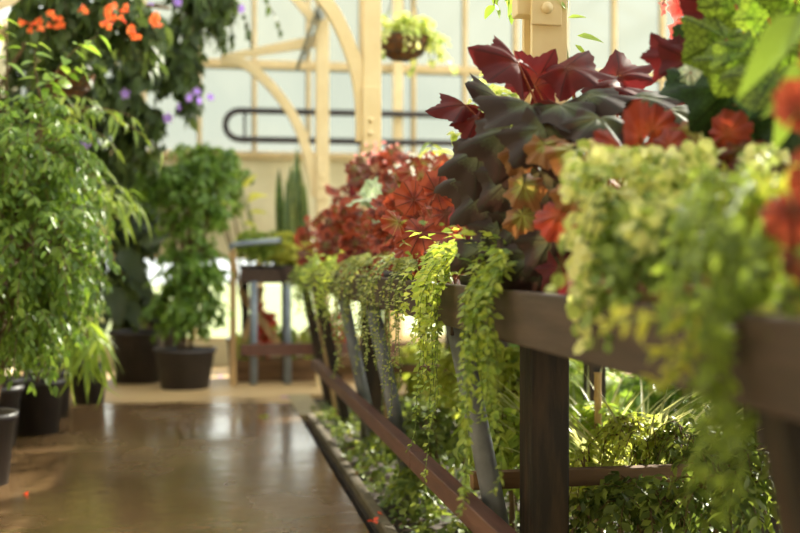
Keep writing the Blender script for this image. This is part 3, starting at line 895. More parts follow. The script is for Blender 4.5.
def twig_tubes(st, mid, end, mb, r=0.004, every=1, n=4, k=5):
    for i in range(0, len(st), every):
        mb.tube(bez(st[i], mid[i], end[i], k), np.linspace(r, r * 0.35, k), n, 0, False)


def bush(name, label, cat, base, ells, tmpl, leafmat, n, k, size, potspec=None, trunk=None, hang=0.5, spread=0.9, bark='bark', twig_r=0.004, every=2, droop=0.1, group=None, upn=0.9):
    t = thing(name, label, cat, base, group)
    base = np.asarray(base, float)
    zb = base[2]
    if potspec:
        pot(t, base, *potspec); zb = base[2] + potspec[1] * 0.85
    st, mid, end = crown_twigs(ells, n, droop)
    sm = MB()
    for (dx, dy) in (trunk or [(0, 0)]):
        for e in ells:
            top = np.array([e[0], e[1], e[2] + 0.3 * e[5]])
            b0 = np.array([base[0] + dx, base[1] + dy, zb - 0.01])
            b0m = np.array([base[0] + dx * 1.5, base[1] + dy * 1.5, (zb + top[2]) / 2])
            sm.tube(bez(b0, b0m, top, 9), np.linspace(0.014, 0.006, 9), 7)
    twig_tubes(st, mid, end, sm, twig_r, every)
    build('stem', sm, M[bark], t)
    lm = MB(); leaves_on(st, mid, end, k, tmpl, size, lm, 0, hang, spread, 0.3, upn)
    build('foliage', lm, M[leafmat], t)
    return t


def flowers_at(parent, pts, mat, size, name='flower', petals=5, cup=0.35, tubel=0.0):
    for p in pts:
        p = np.asarray(p, float)
        ax = unit(np.array([rng.normal(0, .5), -0.8 + rng.normal(0, .3), rng.normal(-0.1, .5)]))
        u = unit(np.cross(ax, [0.3, 0.2, 0.9])); v = np.cross(ax, u)
        mb = MB()
        a = np.arange(petals) * 2 * PI / petals
        D = np.cos(a)[:, None] * u + np.sin(a)[:, None] * v + ax * cup
        mb.scatter(T_petal, np.repeat((p + ax * tubel)[None], petals, 0), D, np.repeat(ax[None], petals, 0), np.full(petals, size * rng.uniform(0.8, 1.15)))
        if tubel:
            mb.tube([p, p + ax * tubel * 0.5, p + ax * tubel * 1.02], [size * 0.12, size * 0.2, size * 0.42], 7, 0, False)
        build(name, mb, M[mat], parent)


# leaf meshes shared by the begonias
LM = {}
for key, mat, kw in (
    ('redbeg', 'redbeg', dict(lobes=9, depth=0.15, cup=0.16, wave=0.11, sharp=0.8, sinus=0.12, tooth=0.035)),
    ('redbeg2', 'redbeg2', dict(lobes=9, depth=0.20, cup=0.22, wave=0.15, sharp=0.8, sinus=0.2, tooth=0.04)),
    ('bronze', 'bronze', dict(lobes=7, depth=0.22, cup=0.16, wave=0.12, sinus=0.3, point=True)),
    ('darkrex', 'darkrex', dict(lobes=6, depth=0.30, cup=0.22, wave=0.12, sinus=0.3, asym=0.12, point=True, tooth=0.04)),
    ('winerex', 'winerex', dict(lobes=6, depth=0.34, cup=0.25, wave=0.14, sinus=0.3, asym=-0.12, point=True, tooth=0.04)),
    ('greenrex', 'greenrex', dict(lobes=6, depth=0.22, cup=0.2, wave=0.10, sinus=0.25, asym=0.1, point=True, tooth=0.035)),
    ('deeprex', 'deeprex', dict(lobes=6, depth=0.22, cup=0.25, wave=0.12, sinus=0.25, asym=-0.1, point=True, tooth=0.03)),
    ('mottled', 'mottled', dict(lobes=7, depth=0.20, cup=0.28, wave=0.20, sinus=0.3, tooth=0.04, point=True)),
    ('coral', 'coral', dict(lobes=9, depth=0.16, cup=0.18, wave=0.12, sharp=0.8, sinus=0.2, tooth=0.04)),
    ('whiteleaf', 'whiteleaf', dict(lobes=7, depth=0.25, cup=0.15, wave=0.1, sinus=0.3, point=True)),
):
    LM[key] = [make_fan('leaf', M[mat], seed=s, **kw) for s in range(3)]


def put_leaf(parent, key, p, d, n, s, root=None, stem=None):
    """one large leaf as a part; a stalk to root goes into the stem mesh"""
    d = unit(np.asarray(d, float)); n = np.asarray(n, float); n = unit(n - d * n.dot(d)); x = np.cross(d, n)
    me = random.choice(LM[key])
    o = bpy.data.objects.new('leaf', me)
    COL.objects.link(o)
    o.parent = parent
    loc = np.asarray(p, float) - np.array(parent.location)
    mt = Matrix(((x[0], d[0], n[0], loc[0]), (x[1], d[1], n[1], loc[1]), (x[2], d[2], n[2], loc[2]), (0, 0, 0, 1)))
    o.matrix_local = mt @ Matrix.Diagonal((s, s, s, 1))
    if root is not None:
        p = np.asarray(p, float); root = np.asarray(root, float)
        m = (p + root) / 2 + np.array([0, 0, 0.06]) * min(1, np.linalg.norm(p - root) * 4) - n * 0.02
        C = bez(root, m, p, 7) - p
        R = np.stack([x, d, n], 1)
        mb = MB(); mb.tube(C @ R / s, np.linspace(0.0042, 0.0028, 7) / s, 6, 0, False)
        k = build('leaf_stalk', mb, M[stem or 'stemred'])
        k.parent = o
    return o


def begonia(name, label, base, keys, n, R, H, size, pr=0.09, ph=0.12, face=(-0.75, -0.65), lean=0.0, flowers=0, potmat='terracotta', stemmat='stemred', spread=1.0):
    """mound of palmate leaves: R radius, H height above the pot, leaves face out and towards the walk"""
    t = thing(name, label, 'begonia', base)
    base = np.asarray(base, float)
    pot(t, base, pr, ph, potmat)
    root = base + [0, 0, ph]
    fc = np.array([face[0], face[1], 0])
    for i in range(n):
        a = 2 * PI * (i * 0.618) + rng.uniform(-.3, .3)
        el = rng.uniform(-0.12, 1.0)
        rad = math.cos(el * PI / 2 * 0.95)
        o = np.array([math.cos(a) * rad, math.sin(a) * rad, math.sin(el * PI / 2)])
        p = root + o * np.array([R, R * spread, H]) * rng.uniform(0.8, 1.05) + fc * lean
        nrm = unit(o * np.array([1, 1, 0.8])) + fc * 0.55 + np.array([0, 0, 0.35]) + rng.normal(0, 0.25, 3)
        dr = np.array([o[0], o[1], -0.5]) + fc * 0.3 + rng.normal(0, 0.35, 3)
        put_leaf(t, random.choice(keys), p, dr, nrm, size * rng.uniform(0.65, 1.15), root, stemmat)
    if flowers:
        pts = [root + np.array([rng.normal(0, R * 0.5), rng.normal(0, R * 0.5), H * rng.uniform(0.9, 1.25)]) for _ in range(flowers)]
        flowers_at(t, pts, 'pink', 0.022, 'flower', 5, 0.4)
    return t


def row_begonia(label, keys, cx, cy, rx, ry, n, Y, size, flowers=0, fy=(-20, 0), stemmat='stemred', extra=(), pr=0.085, fmat='pink'):
    b0 = at(cx, 0, Y); b0 = np.array([max(b0[0] + 0.06, 0.77), Y + 0.05, ZS])
    t = thing('begonia_plant', label, 'begonia', b0)
    pot(t, b0, pr, 0.11, 'terracotta')
    root = b0 + [0, 0, 0.10]
    for i in range(n):
        a = i * 2.39996; r = math.sqrt((i + 0.5) / n)
        ox, oy = math.cos(a) * r, math.sin(a) * r
        p = at(cx + ox * rx, cy - oy * ry, Y + rng.uniform(-.10, .10) + 0.12 * oy)
        p[0] = max(p[0], 0.61)
        d = np.array([ox, -0.25, oy - 0.25]) + rng.normal(0, .4, 3)
        nn = np.array([-.2 + ox * .5, -.75, .45 + oy * .4]) + rng.normal(0, .32, 3)
        put_leaf(t, random.choice(keys), p, d, nn, size * rng.uniform(.55, 1.15), root, stemmat)
    for px, py, s, d, key in extra:
        put_leaf(t, key, at(px, py, Y - 0.12), d, (-.25, -.9, .35), s, root, stemmat)
    if flowers:
        flowers_at(t, [at(cx + rng.normal(0, rx * .5), cy - ry + rng.uniform(*fy), Y + rng.uniform(-.1, .1)) for _ in range(flowers)], fmat, 0.013, 'flower', 4, 0.4)
    return t


def trailing(name, label, base, y0, y1, n, drop, size, mat, tmpl=T_tiny, pairs=28, bulge=0.07, xe=0.62, mound=0.08, width=0.2, pr=0.08, ph=0.1, potmat='pot', stemmat='stemgreen', dense=1.0, upright=14, cat='trailing plant', taperdrop=True, hang=0.45):
    """pot on the bench, strands that run over the front board and hang; each strand is a part"""
    t = thing(name, label, cat, base)
    base = np.asarray(base, float)
    pot(t, base, pr, ph, potmat)
    root = base + [0, 0, ph]
    for i in range(n):
        u = (i + rng.uniform(0.1, 0.9)) / n
        y = y0 + (y1 - y0) * u
        bell = 1 - (abs(2 * u - 1) ** 2) * 0.6 if taperdrop else 1.0
        dl = drop * bell * rng.uniform(0.45, 1.08)
        xo = xe - bulge * rng.uniform(0.2, 1.1)
        zt = ZT + 0.02 + mound * rng.uniform(0.1, 1.0)
        sway = rng.normal(0, 0.02)
        P = [root + rng.normal(0, 0.01, 3), root * 0.5 + np.array([XB0, y, zt + 0.04]) * 0.5 + [0, 0, 0.03], np.array([XB0 - 0.005, y, zt]), np.array([xo, y + sway, zt - 0.06])]
        steps = max(3, int(dl / 0.07))
        cur = P[-1].copy()
        for s in range(steps):
            cur = cur + np.array([rng.normal(0, 0.008), rng.normal(sway * 0.3, 0.012), -dl / steps])
            P.append(cur.copy())
        end = P[-1] - P[-2]
        P.append(P[-1] + end * 0.4 + np.array([-0.012, rng.normal(0, 0.012), 0.012]))
        P = np.array(P)
        # resample
        seg = np.linalg.norm(np.diff(P, axis=0), axis=1); s_ = np.concatenate([[0], np.cumsum(seg)])
        m = max(10, int(s_[-1] / 0.03))
        q = np.linspace(0, s_[-1], m)
        C = np.stack([np.interp(q, s_, P[:, j]) for j in range(3)], 1)
        ker = np.array([0.25, 0.5, 0.25])
        C[1:-1] = C[:-2] * .25 + C[1:-1] * .5 + C[2:] * .25
        mb = MB()
        mb.tube(C, np.linspace(0.0025, 0.0012, m), 4, 1, False)
        nl = int(s_[-1] / size * 2.2 * dense)
        tq = np.sort(rng.uniform(0.24, 1.0, nl)) * s_[-1]
        LP = np.stack([np.interp(tq, q, C[:, j]) for j in range(3)], 1)
        TD = np.gradient(C, axis=0); TD = unit(np.stack([np.interp(tq, q, TD[:, j]) for j in range(3)], 1))
        a = np.arange(nl) * 2.4 + rng.uniform(0, 6)
        out = np.stack([np.cos(a) * 0.8 - 0.25, np.sin(a), np.zeros(nl)], 1)
        D = out + TD * hang + rng.normal(0, 0.2, (nl, 3))
        Nn = np.array([-0.35, -0.25, 0.75]) + rng.normal(0, 0.35, (nl, 3))
        tap = 1 - 0.45 * (tq / s_[-1]) ** 3
        mb.scatter(tmpl, LP, D, Nn, size * rng.uniform(0.7, 1.2, nl) * tap, 0)
        build('trailing_stem', mb, [M[mat], M[stemmat]], t)
    if upright:
        lm = MB()
        yc = (y0 + y1) / 2
        c = np.array([base[0] * 0.45 + XB0 * 0.55, yc, ZT + 0.02])
        st = np.repeat(root[None], upright * 3, 0) * 0.4 + c * 0.6
        e = c + rv(upright * 3) * np.array([width * 0.5, (y1 - y0) * 0.33, 0.02]) + np.stack([np.zeros(upright * 3), np.zeros(upright * 3), rng.uniform(0.02, mound * 1.3 + 0.03, upright * 3)], 1)
        mid = (st + e) / 2 + [0, 0, 0.06]
        leaves_on(st, mid, e, 9, tmpl, size * 1.05, lm, 0, 0.1, 0.9, 0.25)
        build('foliage', lm, M[mat], t)
    return t


def arching(name, label, cat, base, n, length, tmpl, mat, potspec=None, spread=1.0, up=0.9, droop=0.6, dirbias=(0, 0, 0), cane=0.0, sub=1, leafs=None, size=0.25):
    """tuft of arching canes or blades. leafs: leaves per cane (else each cane is one blade)"""
    t = thing(name, label, cat, base)
    base = np.asarray(base, float)
    z = 0
    if potspec:
        pot(t, base, *potspec); z = potspec[1] * 0.86
    root = base + [0, 0, z]
    db = np.array(dirbias)
    if leafs is None:
        lm = MB()
        a = rng.uniform(0, 2 * PI, n)
        D = np.stack([np.cos(a) * spread, np.sin(a) * spread, rng.uniform(0.5, 1.3, n) * up], 1) + db
        P = root + rv(n, 0.012) * [1, 1, 0]
        lm.scatter(tmpl, P, D, np.stack([-np.cos(a), -np.sin(a), np.full(n, 0.8)], 1) * [1, 1, 1], length * rng.uniform(0.6, 1.1, n))
        build('foliage', lm, M[mat], t)
        return t
    sm = MB(); lm = MB()
    for i in range(n):
        a = rng.uniform(0, 2 * PI)
        h = length * rng.uniform(0.55, 1.05)
        o = np.array([math.cos(a), math.sin(a), 0]) * spread * h * rng.uniform(0.3, 0.8) + db * h
        top = root + np.array([0, 0, h * up]) + o
        mid = root + np.array([0, 0, h * 0.75]) + o * 0.2
        endp = top + np.array([0, 0, -droop * h * rng.uniform(0.1, 0.6)]) + o * 0.3
        r0 = root + np.array([rng.normal(0, .03), rng.normal(0, .03), 0])
        sm.tube(bez(r0, mid, endp, 9), np.linspace(0.006, 0.002, 9), 6)
        st = np.array([r0]); leaves_on(st, np.array([mid]), np.array([endp]), leafs, tmpl, size, lm, 0, 0.45, 0.8, 0.28, 0.8)
    build('stem', sm, M['stemgreen'], t)
    build('foliage', lm, M[mat], t)
    return t


# ------------------------------------------------------------------ plants by the side wall
SK = 'stemred'
T_lf = tp_strip(0.3, 3, 'ovate', 0.15, 0.15)


def E(px, py, Y, rx, ry, rz, w=1.0):
    p = at(px, py, Y)
    return (p[0], p[1], p[2], rx, ry, rz, w)


# near weeping fig
bush('ficus_tree', 'big weeping fig with small leaves in the black pot closest to the camera', 'tree', (-0.99, 5.2, 0),
     [E(28, 175, 5.2, 0.36, 0.45, 0.36, 1.5), E(36, 260, 5.1, 0.38, 0.45, 0.38, 1.6), E(22, 330, 5.1, 0.30, 0.35, 0.30, 1.0), E(-40, 150, 5.3, 0.34, 0.45, 0.55, 0.6)],
     T_ficus, 'ficus', 620, 13, 0.048, (0.155, 0.32), [(0, 0), (0.05, 0.03), (-0.04, 0.02)], 0.7, 0.8, droop=0.14)
bush('ficus_tree', 'darker weeping fig in the second black pot along the wall', 'tree', (-1.14, 6.3, 0),
     [E(45, 210, 6.4, 0.40, 0.4, 0.45, 1.2), E(50, 300, 6.3, 0.34, 0.4, 0.35, 1.0)],
     T_ficus, 'ficus2', 330, 12, 0.055, (0.16, 0.32), [(0, 0), (0.04, 0.03)], 0.7, 0.8)
# broad-leaved sprigs rising above the fig
t = thing('sprig_shrub', 'light green broad-leaved sprigs arching up above the weeping fig', 'shrub', (-1.2, 5.65, 0))
sm = MB(); lm = MB()
for (q0, qm, q1, k) in (((20, 170), (38, 95), (52, 78), 7), ((40, 130), (45, 60), (98, 36), 10), ((38, 120), (50, 80), (84, 66), 9), ((5, 120), (10, 50), (4, 20), 8), ((44, 110), (30, 60), (38, 44), 6)):
    a, b, c = at(*q0, 5.35), at(*qm, 5.3), at(*q1, 5.25)
    sm.tube(bez(a, b, c, 9), np.linspace(0.006, 0.002, 9), 6)
    leaves_on(a[None], b[None], c[None], k, T_broad, 0.085, lm, 0, 0.55, 0.8, 0.35)
a = at(20, 170, 5.35)
sm.tube([np.array([-1.2, 5.65, 0.3]), np.array([-1.12, 5.5, 0.9]), a, at(40, 125, 5.35)], [0.012, 0.011, 0.009, 0.006], 7)
pot(t, np.array([-1.2, 5.65, 0]), 0.14, 0.3)
build('stem', sm, M['bark'], t); build('foliage', lm, M['sprig'], t)
# narrow-leaved shrub arching to the walk
t = thing('willow_leaved_shrub', 'narrow-leaved shrub with long arching sprays over the pots', 'shrub', (-1.2, 6.95, 0))
sm = MB(); lm = MB()
for (q0, qm, q1, k) in (((20, 135), (70, 70), (156, 146), 17), ((20, 150), (70, 95), (118, 150), 14), ((30, 150), (80, 90), (135, 118), 13), ((20, 170), (60, 110), (100, 165), 14), ((40, 150), (95, 80), (120, 125), 13), ((20, 190), (70, 150), (110, 190), 14), ((15, 120), (50, 85), (95, 100), 12)):
    a, b, c = at(*q0, 6.3), at(*qm, 6.1), at(*q1, 5.9)
    sm.tube(bez(a, b, c, 9), np.linspace(0.006, 0.0018, 9), 6)
    leaves_on(a[None], b[None], c[None], k, tp_strip(0.22, 4, 'lance', 0.2, 0.25), 0.115, lm, 0, 0.5, 0.6, 0.3)
sm.tube([np.array([-1.2, 6.95, 0.3]), np.array([-1.15, 6.7, 1.1]), at(20, 150, 6.3)], [0.016, 0.013, 0.008], 7)
pot(t, np.array([-1.2, 6.95, 0]), 0.15, 0.3)
build('stem', sm, M['bark'], t); build('foliage', lm, M['willow'], t)
# bamboo palm, lit yellow
t = thing('bamboo_palm', 'bamboo palm with long yellow-green fingers of leaf drooping over the walk', 'palm', (-0.98, 7.35, 0))
sm = MB(); lm = MB()
fr = [((50, 330), (80, 295), (100, 345), 14, 0.30), ((45, 335), (65, 300), (80, 355), 13, 0.28), ((55, 345), (70, 320), (90, 362), 12, 0.26), ((40, 340), (70, 325), (78, 350), 11, 0.30), ((60, 320), (85, 315), (105, 352), 11, 0.30), ((38, 320), (55, 300), (62, 335), 11, 0.28),
      ((50, 230), (110, 170), (140, 208), 13, 0.24), ((50, 240), (90, 190), (120, 205), 13, 0.26), ((45, 250), (70, 205), (85, 240), 12, 0.26), ((40, 240), (60, 200), (66, 225), 11, 0.26),
      ((45, 290), (70, 255), (85, 285), 11, 0.22), ((60, 210), (110, 175), (128, 190), 10, 0.2), ((40, 300), (80, 268), (98, 300), 9, 0.18)]
for (q0, qm, q1, k, L) in fr:
    Y = 6.2 if q0[1] > 300 else 6.6
    a, b, c = at(*q0, Y + 0.3), at(*qm, Y), at(*q1, Y - 0.15)
    sm.tube(bez(np.array([-0.98, 7.35, 0.4]), (a + [-.98, 7.35, 1.0]) / 2, a, 9), np.linspace(0.009, 0.006, 9), 6)
    sm.tube(bez(a, b, c, 9), np.linspace(0.005, 0.002, 9), 5)
    leaves_on(a[None], b[None], c[None], k, T_blade, L * 0.9, lm, 0, 0.38, 0.55, 0.2)
pot(t, np.array([-0.98, 7.35, 0]), 0.15, 0.3)
build('stem', sm, M['stemgreen'], t); build('foliage', lm, M['bamboo'], t)
# two more pots along the wall edge
bush('potted_shrub', 'bushy green shrub in the black pot nearest the walk, below the palm', 'shrub', (-0.955, 6.68, 0), [E(20, 350, 6.6, 0.2, 0.2, 0.12)], T_ficus, 'ficus', 60, 9, 0.06, (0.15, 0.31), None, 0.5)
bush('potted_shrub', 'small shrub in the last black pot of the row by the wall', 'shrub', (-1.06, 8.0, 0), [E(60, 315, 7.9, 0.22, 0.2, 0.2)], T_ficus, 'ficus2', 70, 9, 0.06, (0.15, 0.3), None, 0.5)
# pale small flowers / new growth above the palm
bush('variegated_shrub', 'cream-leaved young shrub between the figs and the dark corner', 'shrub', (-0.8, 8.0, 0), [E(96, 215, 7.7, 0.16, 0.15, 0.28), E(85, 315, 7.7, 0.14, 0.15, 0.16)], T_tiny, 'pale', 60, 9, 0.045, (0.13, 0.28), None, 0.3)

# dark corner: broad-leaved plant in a tall black tub
t = thing('broad_leaved_plant', 'dark broad-leaved plant in a black tub in the shaded corner', 'plant', (-0.55, 9.35, 0))
pot(t, np.array([-0.55, 9.35, 0]), 0.23, 0.42)
sm = MB(); lm = MB()
for (q, d, L) in (((98, 265), (-.4, -.6, -.7), .34), ((112, 285), (.2, -.6, -.8), .36), ((120, 250), (.5, -.5, -.6), .34), ((90, 300), (-.5, -.6, -.6), .3), ((130, 275), (.6, -.5, -.5), .3), ((104, 235), (-.2, -.6, .2), .3), ((125, 300), (.4, -.7, -.6), .3), ((100, 310), (0, -.7, -.7), .3), ((140, 245), (.6, -.3, .3), .3)):
    p = at(*q, 9.25)
    sm.tube(bez(np.array([-0.55, 9.35, 0.36]), np.array([(p[0] - .55) / 2, 9.35, p[2] + 0.15]), p, 8), 0.007, 6)
    lm.scatter(T_broad, [p], [d], [(0, -.8, .6)], [L])
build('stem', sm, M['stemgreen'], t); build('foliage', lm, M['darkleaf'], t)
bush('shade_shrub', 'dark leafy shrub against the end wall in the shaded corner', 'shrub', (-1.15, 9.7, 0), [E(70, 200, 9.7, 0.35, 0.3, 0.5), E(125, 190, 9.9, 0.34, 0.25, 0.45), E(60, 300, 9.6, 0.4, 0.3, 0.4), E(120, 270, 9.9, 0.3, 0.25, 0.3), E(135, 225, 9.7, 0.25, 0.25, 0.35), E(130, 305, 9.9, 0.2, 0.2, 0.28)], T_broad, 'darkleaf', 260, 9, 0.13, (0.22, 0.4), None, 0.5)
pt = thing('planter_tub', 'tall black tub standing behind the potted tree', 'tub', (-0.36, 9.75, 0)); pot(pt, np.array([-0.36, 9.75, 0]), 0.2, 0.5)
lm = MB(); lm.scatter(T_lance, np.repeat([[-0.36, 9.75, 0.42]], 26, 0), rv(26) * [1, 1, .3] + [0, 0, 1.0], rv(26) + [0, -1, .5], np.full(26, 0.34)); build('foliage', lm, M['vine'], pt)

# glossy tree in a black pot at the end of the walk
pc = at(185, 384, 8.85)
bush('potted_tree', 'glossy green tree in a round black pot at the end of the walk', 'tree', (pc[0], 8.85, 0),
     [E(190, 210, 8.85, 0.36, 0.34, 0.36, 1.1), E(190, 280, 8.85, 0.36, 0.34, 0.36, 1.1), E(184, 312, 8.8, 0.36, 0.28, 0.24, 0.85), E(210, 175, 8.9, 0.30, 0.26, 0.16, 0.6), E(162, 185, 8.9, 0.28, 0.26, 0.22, 0.6), E(226, 165, 8.9, 0.16, 0.2, 0.12, 0.2)],
     T_broad, 'tree', 400, 9, 0.072, (0.235, 0.31), [(0, 0), (0.04, 0.02), (-.04, .02)], 0.55, 0.8, droop=0.1)
# loose shrub behind it by the wall
bush('climbing_shrub', 'loose shrub with upright pale leaves behind the handrail', 'shrub', (0.35, 10.2, 0), [E(228, 185, 10.1, 0.26, 0.2, 0.26), E(215, 215, 10.1, 0.3, 0.2, 0.2), E(200, 165, 10.2, 0.35, 0.2, 0.2)], T_broad, 'ficus', 70, 8, 0.1, (0.16, 0.3), None, 0.3)
t = thing('ginger_plant', 'young plant with a few large lime leaves beside the snake plant', 'plant', (0.52, 9.4, 0.83))
pot(t, np.array([0.52, 9.4, 0.83]), 0.08, 0.13, 'terracotta')
sm = MB(); lm = MB()
for (q, d, L) in (((243, 188), (.5, -.2, .6), .17), ((248, 196), (.9, -.2, .1), .17), ((238, 180), (-.4, -.3, .7), .13), ((250, 212), (.9, -.3, .05), .15), ((244, 222), (.7, -.5, -.2), .14), ((236, 205), (-.8, -.4, .2), .14), ((247, 202), (.6, -.3, .35), .14)):
    p = at(*q, 9.35); sm.tube(bez(np.array([0.52, 9.4, 0.95]), np.array([p[0], 9.4, p[2] - 0.1]), p, 7), 0.004, 5); lm.scatter(tp_strip(0.36, 5, 'lance', 0.15, 0.2), [p], [d], [(0, -.7, .7)], [L])
build('stem', sm, M['stemgreen'], t); build('foliage', lm, M['lime'], t)

# ------------------------------------------------------------------ overhead vines and the baskets
def vine(label, base, path, ells, n, k, tmpl, size, mat, name='climbing_vine', hang=0.7):
    t = thing(name, label, 'vine', base)
    sm = MB(); sm.tube(np.array(path), np.linspace(0.02, 0.008, len(path)), 7)
    st, mid, end = crown_twigs(ells, n, 0.08, 0.3); end = end - [0, 0, 0.08]
    twig_tubes(st, mid, end, sm, 0.004, 2)
    build('stem', sm, M['bark'], t)
    lm = MB(); leaves_on(st, mid, end, k, tmpl, size, lm, 0, hang, 0.8)
    build('foliage', lm, M[mat], t)
    return t


vE = [E(150, 50, 8.3, 0.30, 0.4, 0.30, 1.3), E(195, 20, 8.3, 0.28, 0.35, 0.32, 1.2), E(180, 70, 8.3, 0.18, 0.3, 0.2, .6), E(188, 100, 8.3, 0.08, 0.2, 0.12, .15), E(120, 105, 8.4, 0.28, 0.4, 0.28, 1.1), E(150, 125, 8.4, 0.16, 0.3, 0.2, .45), E(222, 5, 8.3, 0.16, 0.3, 0.14, .3), E(85, 60, 8.4, 0.32, 0.4, 0.3, 1.0), E(170, -40, 8.3, .6, .5, .26, .8), E(120, 150, 8.6, 0.28, 0.3, 0.16, .5), E(75, 120, 8.5, .3, .3, .3, .9), E(90, 165, 8.7, .3, .3, .2, .6), E(38, 105, 8.8, .3, .3, .4, .8), E(30, 50, 8.7, .2, .3, .3, .5)]
v = vine('dense dark climbing vine with lilac flowers hanging below the roof glass', (-1.55, 8.7, 0), [(-1.55, 8.7, 0), (-1.56, 8.7, 1.2), (-1.5, 8.65, 2.3), (-1.2, 8.5, 2.75), (-0.6, 8.35, 2.85), (0.0, 8.3, 2.9)], vE, 470, 11, T_broad, 0.098, 'vine')
pts = [at(px, py, 7.9 + rng.uniform(-.1, .2)) for px, py in ((126, 94), (86, 144), (168, 118), (197, 92), (200, 101), (211, 97), (180, 107), (190, 98), (150, 4), (178, 2), (241, 9), (40, 2))]
flowers_at(v, pts, 'purple', 0.038)
# a loose spray in front of the windows
a_ = at(235, -30, 8.3)
t = thing('vine_spray', 'thin flowering vine shoot dangling across the upper panes beside the curved bracket', 'vine', at(235, -30, 8.3))
sm = MB(); lm = MB()
sm.tube([at(222, -20, 8.3), a_ + [0, 0, .3], np.array([a_[0], 8.3, zroof(a_[0]) - .06])], [.003, .004, .005], 5)
sm.tube([at(214, -21, 8.3), at(228, -22, 8.3), at(252, -22, 8.3)], .003, 5)
for (q0, qm, q1, k) in (((215, -20), (245, 0), (252, 45), 9), ((250, -20), (275, 10), (280, 30), 5), ((225, -20), (235, 20), (232, 40), 7)):
    a, b, c = at(*q0, 8.3), at(*qm, 8.3), at(*q1, 8.3)
    sm.tube(bez(a, b, c, 8), 0.003, 5); leaves_on(a[None], b[None], c[None], k, T_broad, 0.085, lm, 0, 0.7, 0.6)
build('stem', sm, M['bark'], t); build('foliage', lm, M['vine'], t)

oE = [E(60, 15, 6.6, 0.3, 0.3, 0.14, 1.0), E(120, 15, 6.6, 0.3, 0.3, 0.12, 1.0), E(150, 35, 6.6, 0.14, 0.2, 0.12, .4), E(80, -25, 6.6, 0.5, 0.3, 0.18, 1.0)]
v = vine('trumpet vine with clusters of orange flowers trained high along the side wall', (-1.58, 6.4, 0), [(-1.58, 6.4, 0), (-1.58, 6.4, 1.2), (-1.5, 6.45, 2.2), (-1.1, 6.55, 2.5), (-0.6, 6.6, 2.5), (-0.2, 6.6, 2.46)], oE, 130, 9, T_broad, 0.10, 'vine', 'trumpet_vine')
pts = []
for px, py, n in ((109, 8, 4), (112, 19, 5), (124, 16, 3), (136, 33, 4), (155, 22, 4), (160, 27, 3), (31, 28, 4), (49, 14, 3), (62, 16, 3), (80, 10, 2), (57, 24, 2)):
    for _ in range(n):
        pts.append(at(px + rng.normal(0, 3.5), py + rng.normal(0, 3.5), 6.25 + rng.uniform(-.06, .06)))
flowers_at(v, pts, 'orange', 0.026, 'flower', 5, 0.9, 0.035)


def basket(label, c, R, h, leafmat, tmpl, size, n, drop, top, mat='coir', trail=9, k=9, ellr=1.1, sideb=0.0):
    t = thing('hanging_basket', label, 'hanging basket', c)
    c = np.asarray(c, float)
    mb = MB(); prof = [(0, -h), (R * 0.42, -h * 0.98), (R * 0.75, -h * 0.72), (R * 0.94, -h * 0.35), (R, 0), (R * 0.96, 0.0), (R * 0.88, -h * 0.3), (0, -h * 0.35)]
    mb.lathe(prof, c, 32); build('bowl', mb, M[mat], t)
    wr_ = MB()
    for f in (0.0, -0.35, -0.72):
        rr = R * {0.0: 1.02, -0.35: 0.965, -0.72: 0.775}[f]
        a = np.linspace(0, 2 * PI, 33); wr_.tube(np.stack([c[0] + rr * np.cos(a), c[1] + rr * np.sin(a), np.full(33, c[2] + f * h)], 1), 0.004, 5, 0, False)
    for j in range(12):
        a = j * PI / 6; wr_.tube([c + [math.cos(a) * r * 1.02, math.sin(a) * r * 1.02, z] for r, z in prof[:5][::-1]], 0.003, 5, 0, False)
    build('wire_frame', wr_, M['wire'], t)
    apex = c + [0, 0, 0.5]
    for j in range(3):
        a = j * 2 * PI / 3 + 0.4
        mb = MB(); mb.tube([c + [R * math.cos(a), R * math.sin(a), 0], apex], 0.003, 5); build('chain', mb, M['wire'], t)
    mb = MB(); mb.tube([apex, np.array([c[0], c[1], top])], 0.004, 6); build('hanging_wire', mb, M['wire'], t)
    lm = MB(); sm = MB()
    st = np.repeat((c + [0, 0, -0.02])[None], n, 0) + rv(n) * [R * .4, R * .4, 0]
    a = rng.uniform(0, 2 * PI, n)
    e = c + np.stack([np.cos(a) * R * ellr * rng.uniform(.3, 1.1, n), np.sin(a) * R * ellr * rng.uniform(.3, 1.1, n), rng.uniform(0.0, 0.15, n)], 1)
    mid = (st + e) / 2 + [0, 0, 0.08]
    leaves_on(st, mid, e, k, tmpl, size, lm, 0, 0.3)
    a = rng.uniform(-PI * .9, PI * .2, trail) if not sideb else rng.normal(-0.3, 0.7, trail)
    for j in range(trail):
        o = np.array([math.cos(a[j]), math.sin(a[j]), 0])
        p0, p1 = c + o * R * .1, c + o * R * 1.35 + [0, 0, 0.12]
        p2 = c + o * R * (1.2 + rng.uniform(0, .4)) + [0, 0, -drop * rng.uniform(.4, 1)]
        sm.tube(bez(p0, p1, p2, 8), 0.0025, 5); leaves_on(p0[None], p1[None], p2[None], 14, tmpl, size, lm, 0, 0.3)
    build('stem', sm, M['stemgreen'], t); build('foliage', lm, M[leafmat], t)
    return t


